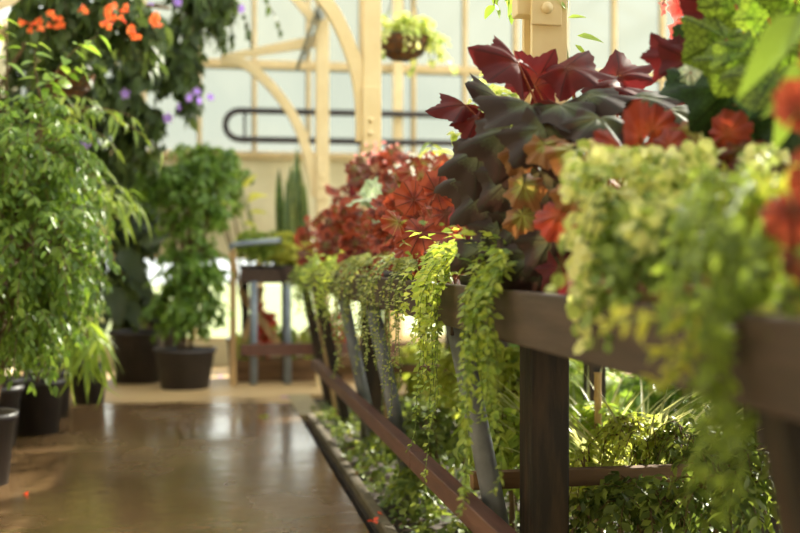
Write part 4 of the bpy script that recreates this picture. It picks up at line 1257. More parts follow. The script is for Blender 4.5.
c = at(403, 38, 7.0)
b = basket('hanging basket of brown coir with pale trailing leaves, seen against the windows', c, 0.165, 0.145, 'pale', T_round, 0.045, 46, 0.16, zroof(c[0]) - 0.04, trail=8)
lm = MB(); p0 = c + [0.1, -0.05, 0.03]
sm = MB(); 
for q in ((442, 60), (448, 45), (432, 66), (455, 70), (425, 30), (430, 22), (412, 70)):
    p2 = at(*q, 6.95); sm.tube(bez(p0, (p0 + p2) / 2 + [0, 0, .09], p2, 7), 0.0025, 5); leaves_on(p0[None], ((p0 + p2) / 2 + [0, 0, .09])[None], p2[None], 11, T_round, 0.05, lm, 0, 0.3)
build('stem', sm, M['stemgreen'], b); build('foliage', lm, M['pale'], b)
c = at(68, 74, 6.9)
basket('dark hanging basket in the shade below the orange trumpet flowers', c, 0.16, 0.14, 'vine', T_broad, 0.08, 26, 0.1, zroof(c[0]) - 0.04, trail=5)

# ------------------------------------------------------------------ far bench plants
t = thing('snake_plant', 'tall banded snake plant standing on the far bench by the slender column', 'snake plant', (0.80, 9.32, 0.835))
pot(t, np.array([0.80, 9.32, 0.835]), 0.11, 0.14, 'terracotta')
for (q, base, wmul, yaw_) in (((297, 146), (293, 250), 1.0, .2), ((279, 168), (284, 250), 0.9, -.5), ((286, 178), (288, 250), .85, .5), ((301, 170), (298, 250), 1.0, -.2), ((275, 200), (284, 250), .8, .7), ((305, 182), (299, 250), .9, .4), ((291, 165), (291, 250), 1.0, -.1), ((308, 205), (300, 250), .9, -.6), ((282, 195), (287, 250), .9, .1)):
    Yq = 9.28 + rng.uniform(-.04, .05)
    p, b0 = at(*q, Yq), at(*base, Yq)
    b0[2] = 0.95
    mb = MB(); L = np.linalg.norm(p - b0)
    mb.scatter(tp_strip(0.115 * wmul / L, 8, 'sword', 0.35, 0.0, 0.12), [b0], [p - b0], [(math.sin(yaw_), -1, 0)], [L])
    build('leaf', mb, M['snake'], t)


def small_plant(name, label, cat, base, rad, h, tmpl, mat, n, k, size, pr=0.08, ph=0.11, potmat='terracotta', hang=0.3):
    b = np.asarray(base, float)
    return bush(name, label, cat, b, [(b[0], b[1], b[2] + ph + h * 0.5, rad, rad, h * 0.6, 1)], tmpl, mat, n, k, size, (pr, ph, potmat), None, hang, 0.9, 'stemgreen', 0.003, 2, 0.05)


def fp(px, Y, z=0.836): return np.array([at(px, 0, Y)[0], Y, z])


zfb = zf0 + 0.036
small_plant('fern_plant', 'soft green ferny plant at the handrail end of the far bench', 'fern', fp(250, 9.14, zfb), 0.16, 0.26, T_tiny, 'trail', 100, 11, 0.035, potmat='pot')
small_plant('fern_plant', 'mid green bushy plant on the far bench before the snake plant', 'fern', fp(268, 9.13, zfb), 0.16, 0.24, T_tiny, 'trail', 100, 11, 0.038, potmat='pot')
small_plant('lime_plant', 'bright lime-leaved plant on the far bench above the second pipe leg', 'plant', fp(283, 9.12, zfb), 0.16, 0.26, T_broad, 'lime', 80, 8, 0.06, potmat='pot')
small_plant('lime_plant', 'lime plant spilling over the far bench where it meets the long bench', 'plant', fp(300, 9.1, zfb), 0.16, 0.22, T_broad, 'lime', 80, 8, 0.055, potmat='pot')
# beyond, in the planter box and on the ground
for px, Y, lab, mat, tm, sz, hh in ((262, 9.5, 'dark red leafy plant in the plank planter under the far bench', 'redleafs', T_broad, 0.09, 0.5), (285, 9.45, 'low green plant in the plank planter behind the pipe leg', 'trail', T_broad, 0.08, 0.28), (246, 9.4, 'yellow-green plant at the open end of the plank planter', 'sunny', T_ficus, 0.06, 0.22), (312, 9.4, 'green and yellow plant in the plank planter behind the slanting wooden legs', 'sunny', T_broad, 0.07, 0.3), (335, 9.5, 'second red leafy plant in the plank planter, deeper under the benches', 'redleafs', T_broad, 0.08, 0.4)):
    b0 = fp(px, Y, 0.13)
    bush('planter_plant', lab, 'plant', b0, [(b0[0], b0[1], b0[2] + hh * 0.55, 0.13, 0.13, hh * 0.5, 1)], tm, mat, 20, 8, sz, None, [(0, 0), (.02, .02)], 0.3, 0.9, 'stemgreen', 0.003)

# ------------------------------------------------------------------ long bench plants
ZS = ZB + 0.036
# trailing curtains along the board, far to near
TK = dict(upright=2, mound=0.05)
trailing('trailing_plant', 'fine green creeper trailing from the far corner of the long bench', (0.79, 7.3, ZS), 6.2, 7.6, 14, 0.26, 0.036, 'trail', **TK)
trailing('trailing_plant', 'bright green creeper hanging in front of the slanting wooden legs', (0.79, 6.3, ZS), 5.15, 6.0, 15, 0.28, 0.034, 'trailbright', **TK)
trailing('trailing_plant', 'grey-green small-leaved creeper hanging over the board by the dark column base', (0.78, 5.45, ZS), 4.3, 5.1, 14, 0.42, 0.026, 'creep', **TK)
trailing('trailing_plant', 'tiny-leaved creeper with wiry strands reaching down before the slender pipe leg', (0.77, 4.35, ZS), 3.3, 4.15, 15, 0.42, 0.021, 'creep', xe=0.625, bulge=0.06, hang=0.3, **TK)
trailing('trailing_plant', 'lush green creeper hanging in one broad tail beside the bare stretch of board', (0.76, 3.5, ZS), 2.80, 3.14, 17, 0.27, 0.034, 'trailbright', mound=0.07, upright=4, dense=1.4)
trailing('trailing_plant', 'single long green streamer reaching furthest down from the creepers', (0.77, 3.95, ZS), 2.84, 3.02, 5, 0.50, 0.026, 'trail', taperdrop=False, upright=0, bulge=0.04, mound=.03)
trailing('trailing_plant', 'thick curtain of green pointed leaves hanging in front of the big pipe leg', (0.77, 2.93, ZS), 2.28, 2.50, 14, 0.44, 0.030, 'trail', T_ficus, mound=0.07, bulge=0.05, upright=5, dense=1.7)

# begonias and companions, far to near
R3 = ['redbeg', 'bronze', 'redbeg2', 'bronze']
row_begonia('bronze-red begonia at the far corner of the long bench', R3, 318, 244, 24, 26, 34, 7.15, .062)
row_begonia('dark red begonia behind the row at the foot of the curved-bracket column', ['bronze', 'winerex', 'redbeg'], 352, 204, 22, 26, 26, 7.1, .075, 4)
row_begonia('red begonia mound above the slanting wooden legs', ['redbeg', 'redbeg2', 'bronze'], 345, 236, 25, 32, 38, 6.0, .062)
row_begonia('red begonia with pink blossom behind the silvery leaves', ['redbeg', 'bronze'], 386, 172, 34, 20, 34, 5.9, .072, 24, (-12, 14))
row_begonia('silvery white-leaved begonia beside the foot of the column', ['whiteleaf'], 379, 204, 17, 14, 11, 5.25, .085, 0, (0, 0), 'stemgreen')
row_begonia('wine-red begonia directly in front of the silvery leaves', ['redbeg', 'winerex', 'bronze', 'redbeg2'], 367, 250, 24, 34, 38, 5.1, .058)
row_begonia('tall red begonia with white sprays behind the fine-leaved one', ['redbeg', 'redbeg2', 'bronze', 'mottled'], 424, 186, 32, 24, 34, 4.7, .068, 26, (-8, 16), 'stemred', (), .085, 'whitepetal')
row_begonia('fine-leaved orange-red begonia halfway along the row', ['redbeg2', 'redbeg', 'bronze', 'redbeg', 'mottled'], 396, 232, 24, 42, 46, 4.45, .056)
row_begonia('glowing red begonia with round many-veined leaves, sharpest in the row', ['redbeg', 'redbeg', 'redbeg2', 'bronze'], 432, 232, 25, 54, 26, 3.75, .062, 0, (0, 0), 'stemred',
            [(421, 232, .10, (-.2, -.3, -.9), 'redbeg'), (437, 192, .085, (.4, -.2, .8), 'redbeg'), (414, 200, .072, (-.6, -.2, .5), 'redbeg'), (446, 214, .078, (.7, -.1, .1), 'redbeg'), (440, 264, .08, (.2, -.3, -.9), 'redbeg'), (398, 222, .06, (-.7, -.3, 0), 'redbeg2')])
row_begonia('small bronze begonia crouching under the dark hanging leaves', ['bronze', 'redbeg'], 449, 268, 14, 26, 14, 3.3, .055)

# green narrow leaved plant behind the row
t = arching('cane_plant', 'green plant with drooping narrow leaves behind the red begonias', 'plant', (1.10, 5.35, ZS), 14, 0.72, tp_strip(0.24, 4, 'lance', 0.2, 0.3), 'trailbright', (0.09, 0.13), 0.45, 0.95, 0.5, (-0.05, -0.05, 0), 0, 1, 13, 0.12)
small_plant('pale_bush', 'pale yellow-green bush peeping between the wine-red leaves and the windows', 'plant', (1.04, 3.95, ZS), 0.17, 0.70, T_broad, 'pale', 90, 9, 0.05)

# the big dark begonia
t = thing('rex_begonia', 'large dark begonia with pointed wine and black-green leaves before the near column', 'begonia', (1.02, 2.62, ZS))
pot(t, np.array([0.98, 2.62, ZS]), 0.11, 0.13, 'terracotta')
rt = np.array([0.98, 2.62, ZS + 0.12])
dk = [  # px, py, Y, size, direction, normal, kind
    (517, 62, 2.55, .12, (-.75, -.15, .35), (.1, -.75, .65), 'winerex'), (568, 68, 2.5, .12, (.8, -.2, .1), (0, -.6, .8), 'winerex'),
    (465, 105, 2.75, .10, (-.9, -.2, .1), (-.1, -.6, .8), 'winerex'), (478, 118, 2.7, .09, (-.5, -.4, -.6), (-.3, -.7, .5), 'winerex'),
    (500, 100, 2.7, .11, (-.5, -.3, .3), (0, -.6, .8), 'darkrex'), (530, 105, 2.4, .13, (-.8, -.4, -.2), (0, -.55, .85), 'darkrex'),
    (560, 105, 2.35, .12, (.6, -.5, -.2), (.1, -.6, .8), 'darkrex'), (590, 95, 2.4, .12, (.7, -.3, .1), (0, -.5, .9), 'darkrex'),
    (535, 85, 2.6, .10, (.3, -.2, .7), (0, -.7, .6), 'winerex'), (610, 88, 2.5, .11, (.9, 0, .2), (0, -.5, .9), 'winerex'),
    (510, 130, 2.45, .13, (-.4, -.4, -.8), (-.35, -.75, .4), 'darkrex'), (545, 130, 2.3, .12, (.2, -.5, -.8), (-.1, -.8, .5), 'darkrex'),
    (480, 150, 2.6, .12, (-.3, -.3, -.9), (-.5, -.75, .2), 'darkrex'), (490, 190, 2.6, .13, (-.1, -.3, -1), (-.5, -.8, .1), 'darkrex'),
    (515, 175, 2.5, .12, (.1, -.3, -1), (-.3, -.85, .2), 'darkrex'), (500, 230, 2.55, .11, (0, -.3, -1), (-.4, -.85, .1), 'darkrex'),
    (530, 215, 2.5, .12, (.2, -.3, -1), (-.3, -.9, .1), 'darkrex'), (468, 175, 2.7, .10, (-.4, -.2, -.9), (-.6, -.7, .2), 'darkrex'),
    (540, 175, 2.4, .11, (.3, -.4, -.9), (-.2, -.9, .2), 'darkrex'), (470, 205, 2.75, .09, (-.3, -.2, -1), (-.6, -.7, .2), 'winerex'),
    (520, 150, 2.4, .06, (-.2, -.4, -.9), (-.3, -.8, .4), 'mottled'), (524, 185, 2.35, .06, (-.1, -.3, -1), (-.4, -.85, .2), 'mottled'),
    (523, 215, 2.35, .06, (.1, -.3, -1), (-.4, -.85, .2), 'mottled'), (545, 145, 2.25, .06, (.3, -.4, -.7), (-.2, -.8, .5), 'mottled'),
    (620, 75, 2.6, .11, (.6, 0, .4), (-.1, -.6, .7), 'winerex'), (640, 98, 2.4, .12, (.7, -.3, .1), (0, -.5, .9), 'darkrex'),
    (508, 262, 2.42, .10, (0, -.3, -1), (-.4, -.85, .2), 'darkrex'), (535, 255, 2.36, .11, (.2, -.3, -1), (-.3, -.9, .2), 'darkrex'), (553, 240, 2.3, .10, (.3, -.3, -1), (-.3, -.9, .2), 'darkrex'), (482, 250, 2.55, .09, (-.2, -.3, -1), (-.4, -.85, .2), 'darkrex'), (560, 268, 2.25, .08, (.3, -.3, -1), (-.3, -.9, .2), 'winerex'), (575, 225, 2.25, .08, (.3, -.3, -1), (-.3, -.9, .2), 'darkrex'),
    (600, 118, 2.25, .11, (.2, -.6, -.4), (0, -.6, .8), 'darkrex'), (670, 110, 2.3, .12, (.8, -.3, -.1), (0, -.5, .9), 'darkrex'),
]
for px, py, Y, s, d, n, key in dk:
    put_leaf(t, key, at(px, py, Y), d, n, s, rt, SK)

# mottled/coral begonia behind the pale mass
t = thing('coral_begonia', 'coral-red begonia glowing between the dark leaves and the pale spilling plant', 'begonia', (0.98, 2.1, ZS))
pot(t, np.array([0.98, 2.1, ZS]), 0.10, 0.12, 'terracotta')
rt = np.array([0.98, 2.1, ZS + 0.11])
for px, py, Y, s, d, n, key in ((640, 136, 1.95, .07, (-.2, -.4, .4), (0, -.85, .5), 'coral'), (618, 146, 1.98, .055, (-.7, -.3, 0), (-.2, -.8, .5), 'coral'), (668, 146, 1.95, .055, (.7, -.3, 0), (.1, -.8, .5), 'coral'), (652, 130, 2.05, .055, (.4, -.1, .7), (0, -.8, .5), 'coral'), (726, 135, 1.9, .05, (.3, -.3, .3), (0, -.9, .4), 'coral'), (590, 160, 2.0, .06, (-.5, -.4, -.5), (-.2, -.8, .5), 'mottled'), (570, 150, 2.05, .06, (-.6, -.4, -.3), (-.2, -.8, .5), 'mottled'), (690, 130, 2.0, .065, (.5, -.3, -.2), (0, -.8, .5), 'mottled'), (710, 118, 2.0, .06, (.3, -.3, .4), (0, -.8, .5), 'mottled'), (745, 150, 1.85, .06, (.4, -.4, -.4), (0, -.8, .5), 'bronze'), (775, 160, 1.8, .06, (.4, -.4, -.4), (0, -.8, .5), 'bronze'), (575, 190, 2.1, .06, (-.3, -.4, -.8), (-.3, -.9, .3), 'mottled'), (560, 215, 2.1, .06, (-.3, -.4, -.8), (-.3, -.9, .3), 'coral'), (700, 150, 1.9, .06, (.1, -.5, -.6), (0, -.8, .5), 'bronze')):
    put_leaf(t, key, at(px, py, Y), d, n, s, rt, SK)

# big green veined begonia, upper corner
t = thing('rex_begonia', 'tall begonia with large bright green dark-veined leaves above the pale plant', 'begonia', (1.2, 2.05, ZS))
pot(t, np.array([1.2, 2.05, ZS]), 0.12, 0.14, 'terracotta')
rt = np.array([1.2, 2.05, ZS + 0.13])
for px, py, Y, s, d, n, key in ((725, 40, 2.05, .098, (-.8, -.2, -.3), (-.2, -.9, .3), 'greenrex'), (768, 18, 2.0, .098, (.3, -.2, .7), (-.2, -.9, .3), 'greenrex'), (755, 52, 1.95, .098, (-.2, -.4, -.7), (-.2, -.9, .3), 'greenrex'), (735, 5, 2.1, .10, (-.5, -.2, .6), (-.2, -.9, .3), 'greenrex'), (715, 12, 2.15, .085, (-.6, -.2, .3), (-.3, -.8, .3), 'winerex'), (792, 45, 1.9, .098, (.6, -.3, -.1), (-.2, -.9, .3), 'greenrex'), (757, 110, 1.95, .11, (-.1, -.4, -.8), (-.2, -.9, .3), 'deeprex'), (727, 92, 2.0, .11, (-.7, -.3, -.5), (-.2, -.9, .4), 'deeprex'), (780, 92, 1.9, .12, (.2, -.4, -.8), (-.2, -.9, .3), 'deeprex'), (705, 85, 2.1, .10, (-.8, -.2, 0), (-.2, -.7, .6), 'deeprex'), (800, 110, 1.85, .12, (.4, -.3, -.8), (-.2, -.9, .3), 'deeprex'), (690, 62, 2.2, .075, (-.7, 0, .5), (-.2, -.8, .4), 'winerex'), (672, 58, 2.25, .07, (-.5, 0, .8), (-.2, -.9, .4), 'winerex'), (795, 0, 1.95, .098, (.4, -.2, .7), (-.2, -.9, .3), 'greenrex'), (742, 26, 2.2, .098, (-.3, -.2, .7), (-.2, -.9, .3), 'greenrex'), (766, 34, 2.15, .098, (.3, -.2, -.7), (-.2, -.9, .3), 'greenrex'), (710, 42, 2.25, .10, (-.6, -.2, -.2), (-.2, -.9, .3), 'deeprex'), (690, 72, 2.1, .045, (.4, -.3, .3), (-.2, -.8, .5), 'whiteleaf'), (738, 62, 1.98, .09, (-.6, -.4, -.6), (-.2, -.9, .4), 'greenrex'), (775, 75, 1.85, .10, (-.5, -.4, -.4), (-.3, -.8, .5), 'greenrex')):
    put_leaf(t, key, at(px, py, Y), d, n, s, rt, SK)
# long blurred green blade leaf close by
t = thing('blade_leaf_plant', 'plant with long smooth green leaves crossing the veined begonia', 'plant', (0.99, 1.62, ZS))
pot(t, np.array([0.99, 1.62, ZS]), 0.07, 0.1)
stem = MB(); rt = np.array([0.99, 1.62, ZS + 0.09])
for q0, q1, w_ in (((800, 15), (748, 75), .3), ((812, 60), (780, 130), .34), ((806, 95), (772, 105), .3)):
    a, b = at(*q0, 1.5), at(*q1, 1.46)
    stem.tube(bez(rt, rt * .5 + a * .5 + [0.05, 0, 0], a, 7), 0.004, 6)
    mb = MB(); mb.scatter(tp_strip(w_, 6, 'lance', 0.2, 0.2), [a], [b - a], [(-.3, -.8, .5)], [np.linalg.norm(b - a) * 1.15]); build('leaf', mb, M['ficus'], t)
build('stem', stem, M['stemgreen'], t)
# blurred coral leaves nearest the lens
t = thing('coral_begonia', 'red-leaved begonia at the nearest end of the bench, leaves out of focus', 'begonia', (0.84, 1.3, ZS))
pot(t, np.array([0.84, 1.3, ZS]), 0.08, 0.11, 'terracotta')
rt = np.array([0.84, 1.3, ZS + 0.1])
for px, py, Y, s, d, n, key in ((798, 112, 1.22, .045, (.1, -.3, .3), (-.3, -.9, .2), 'redbeg'), (793, 210, 1.22, .046, (0, -.3, -.6), (-.3, -.9, .2), 'redbeg'), (806, 255, 1.2, .04, (.2, -.3, -.8), (-.3, -.9, .2), 'bronze'), (815, 170, 1.2, .05, (.6, -.3, -.2), (-.3, -.9, .3), 'redbeg'), (830, 60, 1.2, .05, (.6, -.3, .5), (-.3, -.9, .3), 'redbeg')):
    put_leaf(t, key, at(px, py, Y), d, n, s, rt, SK)
# pink hanging fuchsia
t = thing('fuchsia', 'pink fuchsia blossom dangling at the top beside the veined begonia', 'flower', (1.42, 2.75, ZS))
pot(t, np.array([1.42, 2.75, ZS]), 0.1, 0.13)
sm = MB(); lm = MB(); rt = np.array([1.42, 2.75, ZS + 0.12])
a = at(690, -30, 2.7); sm.tube(bez(rt, (rt + a) / 2 + [.05, 0, .2], a, 9), np.linspace(.006, .003, 9), 6)
fl_pts = []
for q in ((680, 8), (676, 28), (688, 2), (674, 44), (662, 5)):
    c = at(*q, 2.65); sm.tube(bez(a, (a + c) / 2 + [0, 0, .04], c, 6), 0.0018, 5); fl_pts.append(c)
leaves_on(rt[None], ((rt + a) / 2 + [.05, 0, .2])[None], a[None], 12, T_broad, 0.06, lm, 0, .5)
build('stem', sm, M['stemred'], t); build('foliage', lm, M['ficus'], t)
for c in fl_pts[:3]:
    flowers_at(t, [c + rng.normal(0, .008, 3) for _ in range(4)], 'pink', 0.03, 'flower', 5, 0.3)
for c in fl_pts: flowers_at(t, [c, c + [0, 0, -.015]], 'pink', 0.014, 'flower', 4, 0.3)

# pale variegated spilling plant
def spill(label, base, anchors, mat, tmpl, size, k, stemmat='stemgreen', name='spilling_plant', r=0.002, hang=0.2, mound=None, cat='plant', pots=(0.1, 0.12, 'terracotta'), Dn=(-0.35, -0.7, 0.6)):
    t = thing(name, label, cat, base)
    base = np.asarray(base, float); pot(t, base, *pots); rt = base + [0, 0, pots[1]]
    for path in anchors:
        P = [rt] + [np.asarray(p, float) for p in path]
        P = np.array(P)
        seg = np.linalg.norm(np.diff(P, axis=0), axis=1); s_ = np.concatenate([[0], np.cumsum(seg)])
        m = max(8, int(s_[-1] / 0.02)); q = np.linspace(0, s_[-1], m)
        C = np.stack([np.interp(q, s_, P[:, j]) for j in range(3)], 1)
        for _ in range(4): C[1:-1] = C[:-2] * .25 + C[1:-1] * .5 + C[2:] * .25
        mb = MB(); mb.tube(C, np.linspace(r, r * .5, m), 5, 1, False)
        nl = int(s_[-1] / size * k)
        tq = rng.uniform(0.15, 1, nl) * s_[-1]
        LP = np.stack([np.interp(tq, q, C[:, j]) for j in range(3)], 1)
        TD = unit(np.gradient(C, axis=0)); TD = np.stack([np.interp(tq, q, TD[:, j]) for j in range(3)], 1)
        D = TD * 0.5 + unit(rv(nl)) * 0.9 + [0, 0, -hang]
        mb.scatter(tmpl, LP, D, np.array(Dn) + rng.normal(0, .35, (nl, 3)), size * rng.uniform(.65, 1.2, nl), 0)
        build('trailing_stem', mb, [M[mat], M[stemmat]], t)
    return t


def fan_paths(n, tops, fall):
    """paths: up to a point of the mound, then forward and down"""
    out = []
    for i in range(n):
        px, py, Y = tops(i)
        p = at(px, py, Y)
        dx, dy, dY = fall(i)
        out.append([p, at(px + dx, py + dy, Y + dY)])
    return out


random.seed(3)
U = random.uniform
# mound top
anch = []
for i in range(52):
    x = U(572, 792); yt = U(142, 172); Y = U(1.75, 2.05)
    anch.append([at(x + U(-10, 25), yt + U(10, 25), Y + .05), at(x, yt, Y), at(x - U(-6, 18), yt + U(10, 42), Y - .1)])
spill('pale cream-edged plant heaped over the near half of the bench, brightest leaves there', (0.90, 1.95, ZS), anch, 'pale', T_round, 0.025, 1.9, pots=(0.09, 0.12, 'terracotta'))
anch = []
for _ in range(26):
    x = U(590, 700); y0_ = U(185, 225); Y = U(1.62, 1.85)
    a = at(x, y0_, Y); a[0] = min(a[0], 0.82)
    drop = U(30, 150)
    anch.append([a, at(x - U(0, 14), y0_ + drop * .5, Y - .06), at(x - U(-4, 18), y0_ + drop, Y - .07)])
spill('soft green round-leaved plant spilling over the board below the pale heap', (0.80, 1.72, ZS), anch, 'softgreen', T_round, 0.023, 1.7, pots=(0.085, 0.1, 'terracotta'))
anch = []
for _ in range(11):
    x = U(562, 605); y0_ = U(180, 215); Y = U(1.78, 1.95)
    anch.append([at(x + 20, y0_, Y), at(x - U(0, 8), y0_ + U(30, 70), Y - .08), at(x - U(-6, 10), y0_ + U(70, 165), Y - .09)])
spill('pale streamers hanging in front of the board where its bare stretch ends', (0.80, 2.14, ZS), anch, 'pale', T_round, 0.026, 1.4, pots=(0.07, 0.1, 'terracotta'))
anch = []
for _ in range(7):
    x = U(640, 690); y0_ = U(205, 225); Y = U(1.6, 1.7)
    anch.append([at(x + 25, y0_ - 15, Y + .1), at(x, y0_, Y), at(x - U(0, 30), y0_ + U(15, 55), Y - .06)])
spill('few pale rounded shoots resting on the soft green plant', (0.92, 1.62, ZS), anch, 'pale', T_round, 0.026, 1.5, pots=(0.06, 0.1, 'terracotta'))
# big blurred ferny curtain nearest
anch = []
for _ in range(58):
    u = rng.beta(1.5, 1.4); x = 680 + u * 128; y0_ = U(175, 255); Y = U(1.28, 1.5)
    bell = 1 - abs(2 * u - 0.9) ** 1.5 * .6
    drop = U(60, 340) * bell
    anch.append([at(x + 15, y0_ - 12, Y + .05), at(x, y0_, Y), at(x - U(-5, 26), y0_ + drop * .45, Y - .08), at(x - U(-18, 34), y0_ + drop, Y - .1)])
spill('thick bright green ferny curtain hanging lowest at the near end of the bench', (0.80, 1.52, ZS), anch, 'curtain', T_ficus, 0.021, 2.0, pots=(0.08, 0.1, 'pot'))
anch = [[at(700, 325, 1.35), at(660, 320, 1.33), at(608, 318, 1.32)], [at(700, 335, 1.34), at(680, 350, 1.33), at(648, 358, 1.32)], [at(720, 320, 1.36), at(690, 318, 1.33), at(668, 306, 1.31)], [at(700, 345, 1.34), at(675, 365, 1.33), at(658, 385, 1.32)], [at(740, 240, 1.4), at(735, 205, 1.36), at(720, 180, 1.34)], [at(750, 230, 1.4), at(765, 195, 1.36), at(790, 165, 1.34)], [at(735, 240, 1.4), at(750, 205, 1.36), at(760, 180, 1.34)], [at(760, 270, 1.38), at(770, 225, 1.34), at(785, 195, 1.32)]]
spill('yellow-green shoots poking sideways out of the ferny curtain', (0.80, 1.12, ZS), anch, 'lime', T_lf, 0.028, 5.0, pots=(0.07, 0.1, 'pot'))

# thin shoot beside the near column
t = thing('climbing_shoot', 'thin green shoot climbing up beside the near cream column', 'climber', (1.12, 3.05, ZS))
pot(t, np.array([1.12, 3.05, ZS]), 0.07, 0.1)
sm = MB(); lm = MB(); rt = np.array([1.12, 3.05, ZS + .09])
P = [rt, at(572, 90, 2.95), at(565, 40, 2.9), at(569, -20, 2.9)]
sm.tube(P, [.004, .003, .003, .002], 6)
for q, d, L in (((577, 36), (.9, -.2, -.1), .075), ((566, 10), (-.5, -.3, .5), .05), ((575, 45), (.6, -.3, -.6), .05), ((568, 18), (.7, -.2, .1), .05)):
    lm.scatter(tp_strip(.34, 4, 'lance', .15, .2), [at(*q, 2.88)], [d], [(0, -.7, .6)], [L])
build('stem', sm, M['stemgreen'], t); build('foliage', lm, M['sprig'], t)
t = thing('hanging_shoot', 'leafy shoot tip dangling from above at the edge of the near column', 'climber', at(500, -60, 3.2))
sm = MB(); lm = MB()
for q0, q1 in (((500, -60), (510, 14)), ((498, -60), (494, 6))):
    a, b = at(*q0, 3.2), at(*q1, 3.2); sm.tube([a, (a + b) / 2 + [.005, 0, 0], b], .002, 5); leaves_on(a[None], ((a + b) / 2)[None], b[None], 9, T_broad, .045, lm, 0, .6, .7, .5)
a = at(499, -62, 3.2); sm.tube([a, np.array([a[0], a[1], zroof(a[0]) - .05])], .002, 5)
build('stem', sm, M['stemgreen'], t); build('foliage', lm, M['sprig'], t)

# fillers deeper on the bench so the rows have plants behind them
k_ = 0
for (X, Y, lab, mat, tm, sz, hh) in ((1.35, 2.75, 'green shrub behind the large dark begonia', 'ivy', T_broad, .09, .32), (1.5, 2.3, 'dark shrub behind the green veined begonia', 'ficus2', T_broad, .09, .28), (1.5, 3.2, 'leafy plant at the rear board behind the near column', 'trail', T_broad, .07, .3), (1.5, 4.1, 'low leafy plant at the rear board behind the pale bush', 'ivy', T_broad, .07, .3), (1.5, 6.2, 'leafy plant at the rear board behind the curved-bracket column', 'trail', T_broad, .07, .3), (1.05, 1.40, 'leafy filler plant between the ferny curtain and the pale heap', 'trail', T_broad, .05, .14)):
    small_plant('bench_shrub', lab, 'shrub', (X, Y, ZS), .2 if X > 1.2 else .12, hh, tm, mat, 70, 9, sz)

# ------------------------------------------------------------------ the ground below and behind the bench
def ground_mesh(n, x0, x1, y0, y1, zf, tmpl, size, mat, upn=0.8):
    lm = MB()
    x = rng.uniform(x0, x1, n); y = rng.uniform(y0, y1, n)
    z = -0.03 + zf(x, y) * rng.uniform(0.25, 1.0, n)
    P = np.stack([x, y, z], 1)
    D = rv(n) * [1, 1, .4] + [0, -.2, .1]
    lm.scatter(tmpl, P, D, np.array([-.1, -.3, upn]) + rng.normal(0, .4, (n, 3)), size * rng.uniform(.6, 1.2, n))
    return lm


def gz(x, y): return 0.05 + 0.16 * np.clip((x - 0.75) / 0.8, 0, 1) * (0.7 + 0.3 * np.sin(x * 5 + y * 3))


o = build('ground_ivy', ground_mesh(14000, 0.71, 3.4, 1.9, 7.6, gz, T_tiny, 0.045, 'ivy'), M['ivy'], None, (0.8, 1.9, -0.03))
o['kind'] = 'stuff'; o['label'] = 'carpet of small green leaves covering the soil below the bench'
o = build('leaf_litter', ground_mesh(170, 0.64, 0.85, 1.5, 7.0, lambda x, y: 0.03 + 0 * x, T_ficus, 0.035, 'litter'), M['litter'], None, (0.64, 1.5, -0.03))
o['kind'] = 'stuff'; o['label'] = 'dry fallen leaves along the concrete edging'

for (px, py, Y, rx, rz, lab, mat, tm, sz, n) in (
        (478, 385, 4.9, .24, .24, 'sunlit yellow-green bush under the bench beyond the big pipe leg', 'sunny', T_round, .05, 110),
        (515, 400, 4.3, .16, .2, 'round-leaved bush between the big pipe leg and the dark post', 'sunny', T_round, .055, 60),
        (500, 450, 3.9, .2, .14, 'green leafy bush just beyond the brown cross rail', 'trail', T_broad, .055, 70),
        (430, 450, 4.6, .3, .14, 'shaded low green clump under the bench behind the bumper rail', 'ivy', T_tiny, .045, 80),
        (640, 452, 3.35, .2, .07, 'yellow-speckled bush right behind the cross rail', 'sunny', T_tiny, .026, 130),
        (600, 440, 3.9, .2, .10, 'green shrub between the dark post and the silvery grass', 'trail', T_broad, .055, 60),
        (700, 465, 3.2, .2, .16, 'dark twiggy shrub behind the ferny curtain', 'ivy', T_ficus, .036, 100),
        (590, 495, 3.3, .18, .1, 'bright ground clump below the cross rail beside the dark post', 'sunny', T_tiny, .03, 70),
        (650, 522, 2.9, .26, .08, 'dense green ground clump at the lower edge under the bench', 'ivy', T_tiny, .036, 120),
        (730, 505, 2.6, .2, .14, 'shaded leafy clump at the foot of the nearest leg', 'ivy', T_ficus, .04, 90),
        (570, 385, 6.2, .5, .24, 'sunlit shrub at the far side of the planted ground', 'trail', T_broad, .085, 90),
        (690, 395, 5.2, .45, .3, 'leafy shrub in the open ground behind the silvery grass', 'ficus', T_broad, .085, 90),
        (430, 372, 7.6, .35, .2, 'lime shrub in the sun beyond the rear legs', 'sunny', T_broad, .09, 80),
        (800, 420, 4.0, .45, .3, 'dark shrub filling the ground behind the ferny curtain', 'ivy', T_broad, .09, 90),
        (520, 335, 8.9, .5, .4, 'tall green shrub against the end wall behind the bench', 'ficus', T_broad, .11, 100)):
    p = at(px, py, Y)
    bush('ground_shrub', lab, 'shrub', (p[0], p[1], -0.03), [(p[0], p[1], max(p[2], rz * .8), rx, rx, rz, 1)], tm, mat, n, 9, sz, None, [(0, 0), (.05, .03), (-.05, .02)], 0.3, .9, 'bark', .003)
for px, Y, lab, h in ((645, 3.6, 'clump of arching silvery grass glowing under the bench', .46), (585, 3.9, 'second silvery grass clump, darker, beside the bamboo stake', .44)):
    p = at(px, 440, Y); p[2] = max(p[2], 0.1) if False else 0.02
    arching('silver_grass', lab, 'grass plant', p, 90, h * 1.5, T_grass, 'silver', None, .45, 1.5)
t = thing('bamboo_stake', 'pale bamboo stake standing upright in the greenery under the bench', 'stake', (at(598, 400, 3.8)[0], 3.8, -.05))
x = at(598, 400, 3.8)[0]; zt_ = at(598, 372, 3.8)[2]
mb = MB(); prof = []
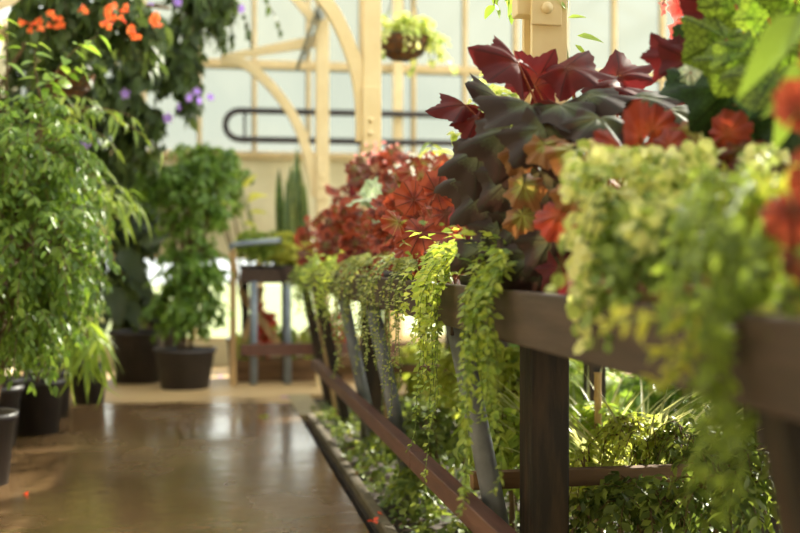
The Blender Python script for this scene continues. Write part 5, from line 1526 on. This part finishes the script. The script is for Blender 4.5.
for k in range(7):
    z0_ = -.05 + (zt_ + .05) * k / 7; z1_ = -.05 + (zt_ + .05) * (k + 1) / 7
    prof += [(.0155, z0_), (.0135, z0_ + .01), (.0135, z1_ - .008), (.0155, z1_ - .002)]
mb.lathe([(0, -.05)] + prof + [(0, zt_)], (x, 3.8, 0), 12); build('cane', mb, M['palewood'], t)

# fern streamer under the second cross rail; small weeds by the edging
small = ((0.84, 3.0, 'leafy weed at the edging below the brown cross rail'), (0.82, 4.3, 'leafy weed beside the concrete edging below the second pipe leg'), (0.86, 5.3, 'leafy weed beside the edging near the dark column base'))
for X, Y, lab in small:
    bush('weed', lab, 'weed', (X, Y, -.03), [(X, Y, .06, .13, .2, .08, 1)], T_tiny, 'ivy', 30, 8, .04, None, None, .2, .9, 'stemgreen', .002)

# fallen petals and leaves on the walk
for (px, py, mat, lab, cat, s) in ((27, 492, 'redpetal', 'red fallen petal lying alone on the wet walk', 'petal', .02), (207, 379, 'purple', 'lilac fallen petal on the walk before the potted tree', 'petal', .05), (222, 376, 'purple', 'second lilac petal, nearer the far pipe legs', 'petal', .045), (285, 396, 'purple', 'lilac petal by the corner of the paving slab', 'petal', .04), (200, 378, 'pink', 'pink petal against the black pot', 'petal', .04), (374, 524, 'redpetal', 'orange-red petal on the concrete edging near the camera', 'petal', .028), (378, 516, 'redpetal', 'small orange-red petal just past the other on the edging', 'petal', .02), (262, 415, 'sunny', 'yellow leaf fallen on the walk beside the slab', 'leaf', .06)):
    Y = 1111 / (py - 260)
    p = at(px, py, Y / math.cos(YAW) * 0.99)
    for _ in range(3): p = at(px, py, p[1] + (p[2] - .012) * p[1] / 1.0)
    mb = MB(); k = 3
    p[2] = 0.003 if p[0] < .59 else 0.02
    mb.scatter(T_petal, np.repeat(p[None], k, 0), rv(k) * [1, 1, .1] + [0, 0, .15], np.array([0, 0, 1.0]) + rv(k, .2), np.full(k, s))
    o = build('fallen_petal' if cat == 'petal' else 'fallen_leaf', mb, M[mat], None, p); tag(o, lab, cat)

# ------------------------------------------------------------------ light
w = bpy.data.worlds.new('sky'); SC.world = w; w.use_nodes = True
bg = w.node_tree.nodes['Background']
bg.inputs[0].default_value = (0.93, 0.97, 1.0, 1)
bg.inputs[1].default_value = 1.25
sun = bpy.data.lights.new('sun', 'SUN'); sun.energy = 14.0; sun.angle = math.radians(1.2); sun.color = (1.0, 0.93, 0.80)
so = bpy.data.objects.new('sun', sun); COL.objects.link(so)
to_sun = Vector((0.62, 0.50, 0.44)).normalized()
so.rotation_euler = to_sun.to_track_quat('Z', 'Y').to_euler()
so.location = (6, 8, 9)

SC.view_settings.view_transform = 'Standard'
SC.view_settings.look = 'None'
SC.view_settings.exposure = 0.74
SC.view_settings.gamma = 1.0
SC.view_settings.use_curve_mapping = False
SC.cycles.use_denoising = True
SC.cycles.max_bounces = 10
SC.cycles.transparent_max_bounces = 16
SC.cycles.sample_clamp_indirect = 6.0
